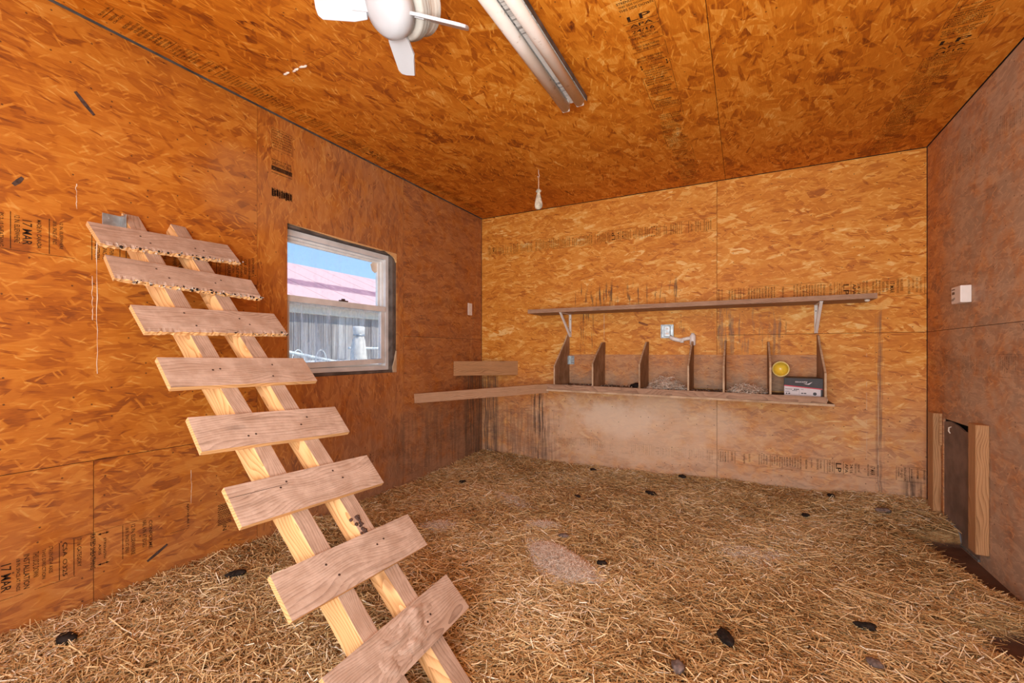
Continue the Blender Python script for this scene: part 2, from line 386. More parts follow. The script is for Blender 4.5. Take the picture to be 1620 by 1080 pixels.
def lathe(bm, prof, seg=32, mat=0, M4=Matrix()):
    rings = []
    for r, z in prof:
        rings.append([bm.verts.new(M4 @ Vector((r * math.cos(2 * math.pi * i / seg), r * math.sin(2 * math.pi * i / seg), z))) for i in range(seg)] if r > 1e-5
                     else [bm.verts.new(M4 @ Vector((0, 0, z)))])
    for a, b in zip(rings, rings[1:]):
        for i in range(seg):
            j = (i + 1) % seg
            q = [a[i % len(a)], a[j % len(a)], b[j % len(b)], b[i % len(b)]]
            u = []
            for v in q:
                if v not in u: u.append(v)
            if len(u) > 2:
                f = bm.faces.new(u); f.material_index = mat
def tube(bm, pts, r, seg=8, mat=0):
    pts = [Vector(p) for p in pts]; rings = []
    for i, p in enumerate(pts):
        d = (pts[min(i + 1, len(pts) - 1)] - pts[max(i - 1, 0)]).normalized()
        a = d.orthogonal().normalized() if i == 0 else (a - d * a.dot(d)).normalized(); b = d.cross(a)
        rr = r[i] if isinstance(r, (list, tuple)) else r
        rings.append([bm.verts.new(p + (a * math.cos(2 * math.pi * k / seg) + b * math.sin(2 * math.pi * k / seg)) * rr) for k in range(seg)])
    for A, B in zip(rings, rings[1:]):
        for k in range(seg): bm.faces.new((A[k], A[(k + 1) % seg], B[(k + 1) % seg], B[k])).material_index = mat
    bm.faces.new(rings[0][::-1]); bm.faces.new(rings[-1])
def poly_prism(bm, pts, axis, a, b, mat=0):
    """2-D polygon pts extruded along axis from a to b"""
    def mk(p, d):
        v = [0, 0, 0]; o = [i for i in range(3) if i != axis]; v[o[0]], v[o[1]] = p; v[axis] = d; return bm.verts.new(v)
    A = [mk(p, a) for p in pts]; B = [mk(p, b) for p in pts]; n = len(pts)
    fs = [bm.faces.new(A), bm.faces.new(B[::-1])] + [bm.faces.new((A[i], B[i], B[(i + 1) % n], A[(i + 1) % n])) for i in range(n)]
    for f in fs: f.material_index = mat

# ------------------------------------------------------------------ room shell
def wall_map(side):
    return {'left': lambda a, b, d: (XL - d, a, b), 'right': lambda a, b, d: (XR + d, a, b), 'back': lambda a, b, d: (a, YB + d, b),
            'front': lambda a, b, d: (a, YF - d, b), 'ceiling': lambda a, b, d: (a, b, ZC + d)}[side]
def slab(name, side, a0, a1, b0, b1, d0, d1, mat, parent=None, holes=(), along='a', seed=0):
    f = wall_map(side); bm = bmesh.new(); uv = bm.loops.layers.uv.new('UVMap')
    As = sorted({a0, a1, *[h[0] for h in holes], *[h[1] for h in holes]}); Bs = sorted({b0, b1, *[h[2] for h in holes], *[h[3] for h in holes]})
    As = [x for x in As if a0 <= x <= a1]; Bs = [x for x in Bs if b0 <= x <= b1]
    r = random.Random(seed + 5); ou, ov = r.uniform(0, 40), r.uniform(0, 40)
    cell = {}; V = {}; info = {}
    def vert(a, b, d):
        k = (a, b, d)
        if k not in V: V[k] = bm.verts.new(f(a, b, d)); info[V[k]] = k
        return V[k]
    for i in range(len(As) - 1):
        for j in range(len(Bs) - 1):
            ca, cb = (As[i] + As[i + 1]) / 2, (Bs[j] + Bs[j + 1]) / 2
            cell[i, j] = not any(h[0] < ca < h[1] and h[2] < cb < h[3] for h in holes)
    for (i, j), ok in cell.items():
        if not ok: continue
        q = [(As[i], Bs[j]), (As[i + 1], Bs[j]), (As[i + 1], Bs[j + 1]), (As[i], Bs[j + 1])]
        bm.faces.new([vert(*p, d0) for p in q]); bm.faces.new([vert(*p, d1) for p in q[::-1]])
        for (di, dj), (p, s) in {(0, -1): (0, 1), (1, 0): (1, 2), (0, 1): (2, 3), (-1, 0): (3, 0)}.items():
            if not cell.get((i + di, j + dj), False):
                bm.faces.new([vert(*q[p], d0), vert(*q[s], d0), vert(*q[s], d1), vert(*q[p], d1)])
    for fc in bm.faces:
        for lp in fc.loops:
            a, b, d = info[lp.vert]; lp[uv].uv = ((a, b + d) if along == 'a' else (b, a + d)); lp[uv].uv = (lp[uv].uv[0] + ou, lp[uv].uv[1] + ov)
    return bm_obj(name, bm, mat, parent)

G = .0013
TH = .011
WIN = (1.699, 2.624, .935, 1.843)
FLAP = (3.12, 3.60, .01, .69)
wl = tag(slab('wall_left', 'left', YF, YB + .10, 0, ZC + .09, TH + .002, .10, M['stud'], holes=[WIN]), kind='structure')
wb = tag(slab('wall_back', 'back', XL, XR, 0, ZC + .09, TH + .002, .10, M['gap']), kind='structure')
wr = tag(slab('wall_right', 'right', YF, YB + .10, 0, ZC + .09, TH + .002, .10, M['gap'], holes=[FLAP]), kind='structure')
wf = tag(slab('wall_front', 'front', XL, XR, 0, ZC, 0, .10, M['osb_left'], holes=[(-1.45, .55, -1, 2.15)]), kind='structure')
ce = tag(slab('ceiling', 'ceiling', XL, XR, YF, YB, TH + .002, .09, M['gap']), kind='structure')

def panel(side, a0, a1, b0, b1, mat, parent, seed, along='a', holes=()):
    return slab('osb_panel', side, a0 + G, a1 - G, b0 + G, b1 - G, 0, TH, mat, parent, holes, along, seed)
# left wall sheets
panel('left', YF, 1.518, .645, 2.437, M['osb_left'], wl, 1)
panel('left', YF, .826, 0, .645, M['osb_left'], wl, 2)
panel('left', .826, 1.518, 0, .645, M['osb_left'], wl, 3)
panel('left', 1.518, 2.70, 0, 2.437, M['osb_left'], wl, 4, 'b', [WIN])
panel('left', 2.70, YB - .002, 1.215, 2.437, M['osb_left'], wl, 5)
panel('left', 2.70, YB - .002, 0, 1.215, M['osb_left'], wl, 6)
# back wall sheets
panel('back', XL + .002, -.194, 0, 2.437, M['osb_back'], wb, 11)
panel('back', -.194, XR - .002, 1.222, 2.437, M['osb_back'], wb, 12)
panel('back', -.194, XR - .002, 0, 1.222, M['osb_back'], wb, 13)
# right wall sheets
panel('right', 1.43, YB - .003, 0, 1.222, M['osb_right'], wr, 21, holes=[FLAP])
panel('right', 1.43, YB - .003, 1.222, 2.437, M['osb_right'], wr, 22)
panel('right', YF, 1.43, 0, 1.222, M['osb_right'], wr, 23)
panel('right', YF, 1.43, 1.222, 2.437, M['osb_right'], wr, 24)
# ceiling sheets, their long side runs away from the camera
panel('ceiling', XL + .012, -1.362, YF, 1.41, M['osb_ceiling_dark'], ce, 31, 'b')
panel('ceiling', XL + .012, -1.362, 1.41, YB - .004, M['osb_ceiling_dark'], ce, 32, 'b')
panel('ceiling', -1.362, -.133, YF, YB - .004, M['osb_ceiling'], ce, 33, 'b')
panel('ceiling', -.133, XR - .004, YF, YB - .004, M['osb_ceiling'], ce, 34, 'b')

# ------------------------------------------------------------------ straw-covered floor
def sst(x, a, b):
    t = np.clip((x - a) / (b - a), 0, 1); return t * t * (3 - 2 * t)
def edge_x(y):      # where the bedding stops short of the right wall
    return np.interp(y, [-2, 2.05, 2.12, 2.32, 2.42, 2.62, 2.75, 3.28, 3.34, 3.40, 5], [1.3, 1.3, .80, .80, 1.1, 1.06, .99, .875, 1.0, 1.3, 1.3])
def height(x, y):
    x = np.asarray(x, float); y = np.asarray(y, float)
    h = .052 + .010 * np.sin(2.3 * x + 1) * np.sin(1.9 * y + .4) + .006 * np.sin(6.1 * x + 2.2 * y) + .005 * np.sin(9.7 * y - 4 * x) + .004 * np.sin(17 * x + 3) * np.sin(15 * y)
    h = h + .022 * sst(y, 3.0, 3.7) + .030 * sst(x, .2, .9) * sst(y, 2.9, 3.7)
    h = h * (1 - sst(x, edge_x(y) - .13, edge_x(y) + .03)) + .006
    return h
NX, NY = 150, 220
gx = np.linspace(XL, XR, NX); gy = np.linspace(YF, YB, NY); GX, GY = np.meshgrid(gx, gy)
GZ = np.maximum(height(GX, GY) - .014, .004)
vs = np.stack([GX.ravel(), GY.ravel(), GZ.ravel()], 1)
idx = np.arange(NX * NY).reshape(NY, NX)
fs = np.stack([idx[:-1, :-1].ravel(), idx[:-1, 1:].ravel(), idx[1:, 1:].ravel(), idx[1:, :-1].ravel()], 1)
me = bpy.data.meshes.new('floor'); me.from_pydata(vs.tolist(), [], fs.tolist()); me.polygons.foreach_set('use_smooth', [True] * len(fs))
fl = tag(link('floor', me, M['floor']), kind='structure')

rs = np.random.RandomState(5)
def straws(name, x, y, z, length, width, tone, mat, tilt=.16, yaw=None, parent=None, curl=.12):
    n = len(x); yaw = rs.uniform(0, 2 * np.pi, n) if yaw is None else yaw
    pt = rs.normal(0, tilt, n); roll = rs.normal(0, .5, n)
    d = np.stack([np.cos(yaw) * np.cos(pt), np.sin(yaw) * np.cos(pt), np.sin(pt)], 1)
    sd = np.stack([-np.sin(yaw), np.cos(yaw), np.zeros(n)], 1); up = np.cross(d, sd)
    wv = (sd * np.cos(roll)[:, None] + up * np.sin(roll)[:, None]) * (width / 2)[:, None]
    c = np.stack([x, y, z], 1)
    bend = sd * (rs.normal(0, curl, n) * length)[:, None] * .5 + up * (rs.normal(0, curl * .4, n) * length)[:, None] * .5
    V = np.empty((n, 6, 3)); h = d * (length / 2)[:, None]
    V[:, 0] = c - h - wv; V[:, 1] = c - h + wv; V[:, 2] = c + bend - wv; V[:, 3] = c + bend + wv; V[:, 4] = c + h - wv * .8; V[:, 5] = c + h + wv * .8
    V[..., 2] = np.maximum(V[..., 2], .006)
    V[..., 0] = np.clip(V[..., 0], XL + .002, XR - .002); V[..., 1] = np.minimum(V[..., 1], YB - .002)
    me = bpy.data.meshes.new(name); me.vertices.add(n * 6); me.vertices.foreach_set('co', V.reshape(-1))
    base = (np.arange(n) * 6)[:, None]
    L = np.concatenate([base + [0, 1, 3, 2], base + [2, 3, 5, 4]], 1).reshape(-1)
    me.loops.add(n * 8); me.loops.foreach_set('vertex_index', L)
    me.polygons.add(n * 2); me.polygons.foreach_set('loop_start', np.arange(n * 2) * 4)
    me.update(calc_edges=True); me.validate()
    at = me.attributes.new('tone', 'FLOAT', 'POINT'); at.data.foreach_set('value', np.repeat(tone, 6).astype(np.float32))
    o = link(name, me, mat, parent); o['kind'] = 'stuff'; return o
def field(n, ylo, yhi):
    x = rs.uniform(XL + .01, XR - .01, n * 2); y = rs.uniform(ylo, yhi, n * 2)
    ex = edge_x(y); keep = (x < ex + rs.normal(0, .012, n * 2))
    # only what lies in front of the camera counts; keep a margin all round
    f = -x * 0 + (-np.sin(YAW)) * x + np.cos(YAW) * y; r = np.cos(YAW) * x + np.sin(YAW) * y
    keep &= (f > .55) & (np.abs(r) < f * 1.35 + .35)
    return x[keep][:n], y[keep][:n]
x1, y1 = field(260000, .2, YB - .01)
n = len(x1); patch = np.sin(3.1 * x1 + 1.3) * np.sin(2.7 * y1) + .6 * np.sin(7 * x1 - 5 * y1 + 2) + .4 * np.sin(13 * y1 + 9 * x1)
lay = rs.uniform(0, 1, n)
tone = np.clip(.26 + .34 * lay + .09 * patch + rs.normal(0, .21, n), 0, 1)
length = np.clip(rs.lognormal(math.log(.048), .45, n), .015, .16)
flow = np.pi * .12 * np.sin(1.7 * x1 + 2 * y1) + rs.normal(0, .95, n)
bed = straws('straw_bedding', x1, y1, height(x1, y1) - .014 + .026 * lay, length, rs.uniform(.0016, .0040, n), tone, M['straw'], .22, flow)
tag(bed, 'golden brown loose straw bedding covering the whole floor', 'straw')

def heap(name, cx, cy, z0, rx, ry, rot, hgt, n, mat, label, cat, ln=.022, wd=.0014, parent=None):
    a = rs.uniform(0, 2 * np.pi, n); q = np.sqrt(rs.uniform(0, 1, n)) * (1 + .18 * np.sin(3 * a + cx * 9))
    u, v = q * np.cos(a) * rx, q * np.sin(a) * ry
    x = cx + u * math.cos(rot) - v * math.sin(rot); y = cy + u * math.sin(rot) + v * math.cos(rot)
    base = height(x, y) if z0 is None else z0
    z = base + rs.uniform(.1, 1, n) * hgt * np.clip(1.05 - q ** 2, .12, 1)
    o = straws(name, x, y, z, np.clip(rs.lognormal(math.log(ln), .35, n), .008, .06), np.full(n, wd), rs.uniform(0, 1, n), mat, .35, None, parent, .35)
    if label: tag(o, label, cat)
    return o
heap('shavings_heap', -.80, 2.03, None, .27, .12, -.62, .050, 12000, M['shavings'], 'largest pale fluffy heap of shavings in the middle of the straw floor', 'shavings')
heap('shavings_heap', -1.58, 2.11, None, .12, .08, .3, .018, 3000, M['shavings'], 'small pale patch of shavings right of the ladder', 'shavings')
heap('shavings_heap', -1.06, 2.42, None, .10, .07, .3, .018, 2600, M['shavings'], 'small pale patch of shavings just behind the largest heap', 'shavings')
heap('shavings_heap', -1.42, 2.74, None, .22, .08, -.5, .012, 3000, M['shavings'], 'thin pale scatter of shavings towards the back left corner', 'shavings')
heap('shavings_heap', .04, 2.60, None, .16, .09, .2, .010, 2200, M['shavings'], 'faint pale scatter of shavings right of the floor centre', 'shavings')

# dark holes between the straws, modelled as raised dark clumps
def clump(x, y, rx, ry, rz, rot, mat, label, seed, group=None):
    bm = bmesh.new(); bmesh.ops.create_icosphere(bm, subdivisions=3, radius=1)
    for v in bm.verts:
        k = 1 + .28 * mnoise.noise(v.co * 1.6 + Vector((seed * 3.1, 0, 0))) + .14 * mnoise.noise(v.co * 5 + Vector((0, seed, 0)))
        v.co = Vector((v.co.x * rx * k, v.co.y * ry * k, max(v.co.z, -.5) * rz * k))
    o = bm_obj('dark_clump', bm, mat, None, True); o.location = (x, y, float(height(x, y)) + .012 + rz * .25); o.rotation_euler = (0, 0, rot)
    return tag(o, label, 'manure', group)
K, GR = M['black'], M['dung_and_hole']  # manure colours, here painting the shade inside holes in the straw
for a in [(-.062, 1.775, .022, .047, .014, .35, K, 'longest black clump standing for a dark hole lying on the straw near the front'),
          (-.189, 1.515, .020, .028, .014, .2, GR, 'round brownish clump standing for a dark hole at the bottom edge of the picture, right of the ladder foot'),
          (.400, 2.085, .036, .018, .012, .1, K, 'black curved clump standing for a dark hole on the right foreground straw'),
          (.380, 1.855, .020, .026, .012, .4, GR, 'small brown clump standing for a dark hole low in the right foreground straw'),
          (-.607, 2.095, .024, .015, .012, .3, K, 'black clump standing for a dark hole just right of the largest heap of shavings'),
          (-.881, 2.30, .030, .018, .010, .2, GR, 'dull grey brown clump standing for a dark hole just behind the largest heap of shavings'),
          (-1.04, 2.985, .024, .014, .010, .2, K, 'small black clump standing for a dark hole in the middle of the floor, well behind the heap of shavings'),
          (-.595, 3.28, .042, .020, .016, -.2, K, 'black clump standing for a dark hole on the straw below the third nest divider'),
          (-.442, 3.78, .030, .020, .016, 0, K, 'black clump standing for a dark hole against the back wall, left of the wall joint'),
          (-1.968, 2.93, .026, .020, .012, .5, K, 'small black clump standing for a dark hole close to the back left corner'),
          (-2.046, 1.215, .040, .018, .014, .9, K, 'black clump standing for a dark hole left of the ladder beside the left wall'),
          (-2.10, .66, .034, .026, .014, .1, K, 'black clump standing for a dark hole at the bottom left corner of the picture'),
          (.519, 3.68, .022, .018, .014, 0, K, 'black clump standing for a dark hole against the back wall under the right end of the nest boxes'),
          (.335, 3.285, .022, .016, .012, .3, K, 'small dark clump standing for a hole a step in front of the back wall, under the shoe box'),
          (-1.14, 3.67, .026, .018, .012, 0, K, 'small black clump standing for a dark hole by the back wall below the second nest divider'),
          (.759, 3.50, .040, .026, .016, .2, GR, 'pale grey clump near the back right corner')]:
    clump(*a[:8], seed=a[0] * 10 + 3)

# ------------------------------------------------------------------ stamps printed on the boards
_tc = {}
def glyphs(s):
    if s not in _tc:
        cu = bpy.data.curves.new('t', 'FONT'); cu.body = s; cu.resolution_u = 2; cu.offset = .012
        ob = bpy.data.objects.new('t', cu); me = bpy.data.meshes.new_from_object(ob)
        V = [(v.co.x, v.co.y) for v in me.vertices]; F = [list(p.vertices) for p in me.polygons]
        x0, x1 = min(v[0] for v in V), max(v[0] for v in V); y0, y1 = min(v[1] for v in V), max(v[1] for v in V)
        _tc[s] = ([((x - x0) / (x1 - x0), (y - y0) / (y1 - y0)) for x, y in V], F)
        bpy.data.objects.remove(ob); bpy.data.curves.remove(cu); bpy.data.meshes.remove(me)
    return _tc[s]
class Print:
    """flat lettering on a board: o origin, gx the direction the letters read in, n towards the room"""
    def __init__(s, o, gx, n):
        s.o, s.gx, s.n = Vector(o), Vector(gx), Vector(n); s.gy = s.n.cross(s.gx); s.V, s.F = [], []
    def pt(s, x, y): return tuple(s.o + s.gx * x + s.gy * y + s.n * .0006)
    def text(s, t, x, y, w, h):
        V, F = glyphs(t); b = len(s.V); s.V += [s.pt(x + u * w, y + v * h) for u, v in V]; s.F += [[i + b for i in f] for f in F]
    def rect(s, x0, y0, x1, y1):
        b = len(s.V); s.V += [s.pt(x0, y0), s.pt(x1, y0), s.pt(x1, y1), s.pt(x0, y1)]; s.F.append([b, b + 1, b + 2, b + 3])
    def frame(s, x0, y0, x1, y1, t=.0015):
        s.rect(x0, y0, x1, y0 + t); s.rect(x0, y1 - t, x1, y1); s.rect(x0, y0, x0 + t, y1); s.rect(x1 - t, y0, x1, y1)
    def arrow(s, x, y0, y1, r=.007):
        s.rect(x - .0015, y0 + r, x + .0015, y1 - r)
        for a, b in ((y0, r * 1.6), (y1, -r * 1.6)):
            k = len(s.V); s.V += [s.pt(x, a), s.pt(x + r * .7, a + b), s.pt(x - r * .7, a + b)]; s.F.append([k, k + 1, k + 2])
    def make(s, parent, mat, name='printed_stamp'):
        me = bpy.data.meshes.new(name); me.from_pydata(s.V, [], s.F); o = link(name, me, mat, parent)
        return o
LINES = ['EXPOSURE 1', 'SIZED FOR SPACING', 'STRENGTH AXIS', 'THIS DIRECTION', 'RATED SHEATHING', 'MADE IN CANADA', 'THIS SIDE DOWN', 'PS 2-10 SHEATHING',
         'INSTALLATION', '1/8 IN. SPACE AT ENDS', 'NAIL 6 IN. AT EDGES', '12 IN. ELSEWHERE', 'PRODUCTION DATE', 'CSA O325', '7/16 CATEGORY', 'CONFORME']
def band(p, width, length, seed, big=((.45, 'mill'),), step=.017, start=0.0, dense=.86, thin=False):
    """rows of small print stacked along -gy; each row is `width` long"""
    r = random.Random(seed); y = -start
    marks = sorted(big); mi = 0
    while y > -length:
        pos_ = -y / length
        if mi < len(marks) and pos_ >= marks[mi][0]:
            for t, hh in {'mill': (('LP', .036), ('-', .004), ('APA', .022), ('-', .004), ('24/16', .022)),
                          'date': (('17 MAR', .030),), 'arrow': (('>', .04),), 'lpr': (('24/16', .020), ('APA', .022), ('-', .004), ('LP', .036), ('-', .004)),
                          'gap': (('', .06),)}[marks[mi][1]]:
                if t == '-': p.rect(.002, y - hh, width - .002, y - hh + .0022)
                elif t == '>': p.arrow(.01, y - hh, y); p.arrow(width - .01, y - hh, y); p.text('STRENGTH', .03, y - hh * .5, width - .06, .008); p.text('AXIS', .05, y - hh * .9, width - .1, .008)
                elif t: p.text(t, width * .16, y - hh, width * .68, hh * .86)
                y -= hh + .006
            mi += 1; continue
        h = step * r.uniform(.42, .75); q = r.random()
        if q < .14: p.rect(0, y - .0022, width, y)
        elif q < dense:
            a = r.uniform(0, .12) * width; b = width - r.uniform(0, .3) * width
            p.text(r.choice(LINES), a, y - h, b - a, h)
        y -= h + step * .38
    # outline pieces along the band
    for e in (-.004, width + .003):
        k = 0.0
        while k < length:
            m_ = r.uniform(.1, .35)
            if r.random() < .6: p.rect(e, -min(k + m_, length), e + .0014, -k)
            k += m_ + .03
UP, DN = (0, 0, 1), (0, 0, -1)
# back wall: letters read upwards on the high band; rows advance to the right (gy = -X)
p = Print((-2.29, YB, 2.055), UP, (0, -1, 0)); band(p, .095, 2.08, 1, ((.02, 'date'), (.60, 'mill'), (.76, 'arrow'))); p.make(wb, M['ink'])
# lower bands read downwards, rows advance to the left (gy = +X)
p = Print((-.21, YB, .305), DN, (0, -1, 0)); band(p, .085, 2.05, 2, ((.17, 'lpr'), (.32, 'gap')), .016); p.make(wb, M['ink_faded'])
p = Print((1.055, YB, .318), DN, (0, -1, 0)); band(p, .092, 1.24, 3, ((.13, 'gap'), (.20, 'date'), (.30, 'lpr'))); p.make(wb, M['ink'])
p = Print((1.055, YB, 1.585), DN, (0, -1, 0)); band(p, .115, 1.24, 4, ((.12, 'date'), (.26, 'lpr')), .019); p.make(wb, M['ink'])
# ceiling columns
p = Print((-.535, 3.80, ZC), (1, 0, 0), (0, 0, -1)); p.gy = Vector((0, -1, 0))
def ceil_band(x, y0, y1, wdt, seed, big, mat, step=.019):
    p = Print((x, y0, ZC), (1, 0, 0), (0, 0, -1)); band(p, wdt, y1 - y0, seed, big, step); p.make(ce, mat)
ceil_band(-.425 - .02, 1.60, 3.82, .135, 6, ((.03, 'date'), (.09, 'mill'), (.24, 'arrow')), M['ink'], .021)
ceil_band(.735, 1.75, 3.82, .15, 7, ((.40, 'mill'),), M['ink'], .014)
ceil_band(-2.30, .80, 3.6, .10, 8, ((.5, 'mill'),), M['ink'], .017)
# left wall bands
p = Print((XL, .50, 1.625), DN, (1, 0, 0)); p.gy = Vector((0, 1, 0)) if p.gy.y > 0 else p.gy
def left_band(y0, y1, ztop, wdt, seed, big, mat, step=.019, dn=True):
    # letters read downwards; rows advance towards the camera (gy = n x gx)
    p = Print((XL, y1, ztop), DN, (1, 0, 0)); band(p, wdt, y1 - y0, seed, big, step); p.make(wl, mat)
left_band(.50, 1.50, 1.600, .135, 9, ((.50, 'arrow'), (.68, 'gap'), (.84, 'date')), M['ink'], .022)
left_band(.50, 1.03, .345, .145, 10, ((.28, 'arrow'), (.80, 'date')), M['ink'], .022)
left_band(1.10, 1.18, .37, .12, 12, ((.02, 'gap'),), M['ink'], .016, )
left_band(2.70, 3.82, 1.565, .11, 13, ((.9, 'mill'),), M['ink_faded'], .018)
left_band(2.20, 3.5, .39, .11, 14, ((.85, 'lpr'),), M['ink_faded'], .018)
# upright paragraphs of print above the window
p = Print((XL, 1.60, 2.02), (0, 1, 0), (1, 0, 0))
p.frame(0, .22, .13, .34)
for i in range(7): p.text(LINES[i], .006, .322 - i * .0145, .118, .008)
p.rect(.0, .10, .13, .125); p.text('SHEATHING SPAN', .004, .13, .12, .02); p.text('NOTICE OF USE', .004, .155, .12, .010); p.rect(0, .085, .13, .088)
for i in range(9): p.rect(.004 + i * .014, -.05 + (i % 3) * .004, .013 + i * .014, -.005 - (i % 2) * .006)
for i in range(4): p.text('NWNWMN', .002, -.048 + i * .010, .128, .018)
p.make(wl, M['ink'])
# smudged ink block low on the left wall
p = Print((XL, 1.385, .315), DN, (1, 0, 0))
for i in range(5): p.text('WNWNW', .0, -.075 + i * .013, .11, .016)
p.text('IN', .11, -.05, .03, .02); p.make(wl, M['ink'])
# right wall bands
def right_band(y0, y1, ztop, wdt, seed, big, mat, step=.019):
    p = Print((XR, y0, ztop), DN, (-1, 0, 0)); band(p, wdt, y1 - y0, seed, big, step); p.make(wr, mat)
right_band(2.1, 3.80, 1.075, .10, 15, ((.2, 'mill'),), M['ink_faded'], .018)
right_band(2.1, 3.60, 2.20, .12, 16, ((.2, 'mill'),), M['ink_faded'], .018)

# dribbles down the boards
def dribble(pts, parent, mat, n, r=.0016):
    bm = bmesh.new(); q = random.Random(n)
    for (a, b) in pts:
        a, b = Vector(a), Vector(b); k = 14
        P = [a.lerp(b, i / k) + Vector((0, q.uniform(-.002, .002), 0)) for i in range(k + 1)]
        tube(bm, P, [r * q.uniform(.3, 1.3) for _ in P], 5)
    return bm_obj('dribble', bm, mat, parent)
dribble([((XL, .835, 1.62), (XL, .838, 1.00))], wl, M['dribble'], 1, .0022)
dribble([((XL, .772, 1.76), (XL, .774, 1.66))], wl, M['dribble'], 2)
dribble([((XL, .822, 1.40), (XL, .822, 1.22))], wl, M['dribble'], 3, .0014)
dribble([((XL, 1.19, .52), (XL, 1.19, .36))], wl, M['dribble'], 4, .0012)
dribble([((.748, YB, 1.08), (.748, YB, .35))], wb, M['dribble'], 5, .0014)
dribble([((.812, YB, .95), (.812, YB, .14))], wb, M['dribble'], 6, .0018)
dribble([((-1.10, YB, 1.43), (-1.10, YB, 1.10))], wb, M['dribble'], 7, .0018)
# three white blobs of caulk and a thin wire along a ceiling joint
bm = bmesh.new(); q = random.Random(4)
for (x0, x1) in ((-1.99, -1.95), (-1.93, -1.885), (-1.875, -1.83)):
    tube(bm, [(x0 + (x1 - x0) * i / 5, 1.412 + q.uniform(-.004, .004), ZC - .001) for i in range(6)], [.003, .005, .006, .005, .006, .003], 6)
bm_obj('caulk', bm, M['caulk'], ce, True)
# dark loose strands standing proud of the left wall
def flake(name, y0, z0, y1, z1, wd, mat, parent, X=XL, side='left'):
    bm = bmesh.new()
    d = Vector((0, y1 - y0, z1 - z0)).normalized(); s = Vector((0, -d.z, d.y)) * wd / 2
    a, b = Vector((0, y0, z0)), Vector((0, y1, z1)); k = .0012
    pts = [a + s * .6, a - s, a.lerp(b, .5) - s * 1.2, b - s * .4, b + s, a.lerp(b, .5) + s]
    poly_prism(bm, [(v.y, v.z) if side == 'left' else (v.y, v.z) for v in pts], 0 if side == 'left' else 1, X - .0005, X + k if side == 'left' else X - k)
    return bm_obj(name, bm, mat, parent)
flake('loose_strand', .770, 2.128, .826, 2.058, .014, M['bark'], wl)
flake('loose_strand', .598, 1.700, .625, 1.732, .014, M['bark'], wl)
flake('loose_strand', 1.01, .155, 1.09, .200, .012, M['bark'], wl)
flake('loose_strand', -.80, 1.345, -.725, 1.315, .018, M['drybark'], wb, YB, 'back')

# ------------------------------------------------------------------ window
win = empty('window_1', None, None, (XL - .055, 0, 0)); tag(win, kind='structure')
XF = 0.0                                               # local x of the frame's room face
def wbox(name, x0, x1, y0, y1, z0, z1, mat, parent=win, bev=.002): return box(name, (x0, y0, z0), (x1, y1, z1), mat, parent, bev)
def ring(name, x0, x1, y0, y1, z0, z1, t, mat, parent, tb=None, tt=None):
    tb = tb or t; tt = tt or t; bm = bmesh.new()
    bbox(bm, (x0, y0, z0), (x1, y0 + t, z1)); bbox(bm, (x0, y1 - t, z0), (x1, y1, z1))
    bbox(bm, (x0, y0 + t, z0), (x1, y1 - t, z0 + tb)); bbox(bm, (x0, y0 + t, z1 - tt), (x1, y1 - t, z1))
    return bm_obj(name, bm, mat, parent)
WY0, WY1, WZ0, WZ1 = 1.700, 2.590, .955, 1.825
ring('window_frame', -.075, 0, WY0, WY1, WZ0, WZ1, .028, M['vinyl'], win, .030, .034)
ring('frame_stop', -.045, -.030, WY0 + .028, WY1 - .028, WZ0 + .03, WZ1 - .034, .014, M['vinyl_clean'], win)
up = ring('upper_sash', -.070, -.048, WY0 + .036, WY1 - .036, 1.385, WZ1 - .036, .026, M['vinyl_clean'], win)
# lower sash sits slightly crooked in its track
ls = bpy.data.objects.new('lower_sash', None)
bm = bmesh.new()
sy0, sy1, sz0, sz1 = WY0 + .022, WY1 - .034, 1.005, 1.432
bbox(bm, (-.030, sy0, sz0), (-.006, sy0 + .034, sz1)); bbox(bm, (-.030, sy1 - .036, sz0), (-.006, sy1, sz1))
bbox(bm, (-.030, sy0, sz1 - .038), (.004, sy1, sz1)); r_ = bbox(bm, (-.030, sy0 + .03, sz0), (-.002, sy1 - .03, sz0 + .036))
for v in bm.verts:                                      # bottom rail climbs towards the right
    if v.co.z < 1.06: v.co.z += (v.co.y - sy0) / (sy1 - sy0) * .022 - .022
ls = bm_obj('lower_sash', bm, M['vinyl'], win)
bm = bmesh.new(); bbox(bm, (-.004, 2.12, sz1), (.012, 2.19, sz1 + .008)); bbox(bm, (0, 2.14, sz1 + .006), (.010, 2.165, sz1 + .018)); bevel(bm, .001)
bm_obj('sash_lock', bm, M['bark'], ls)
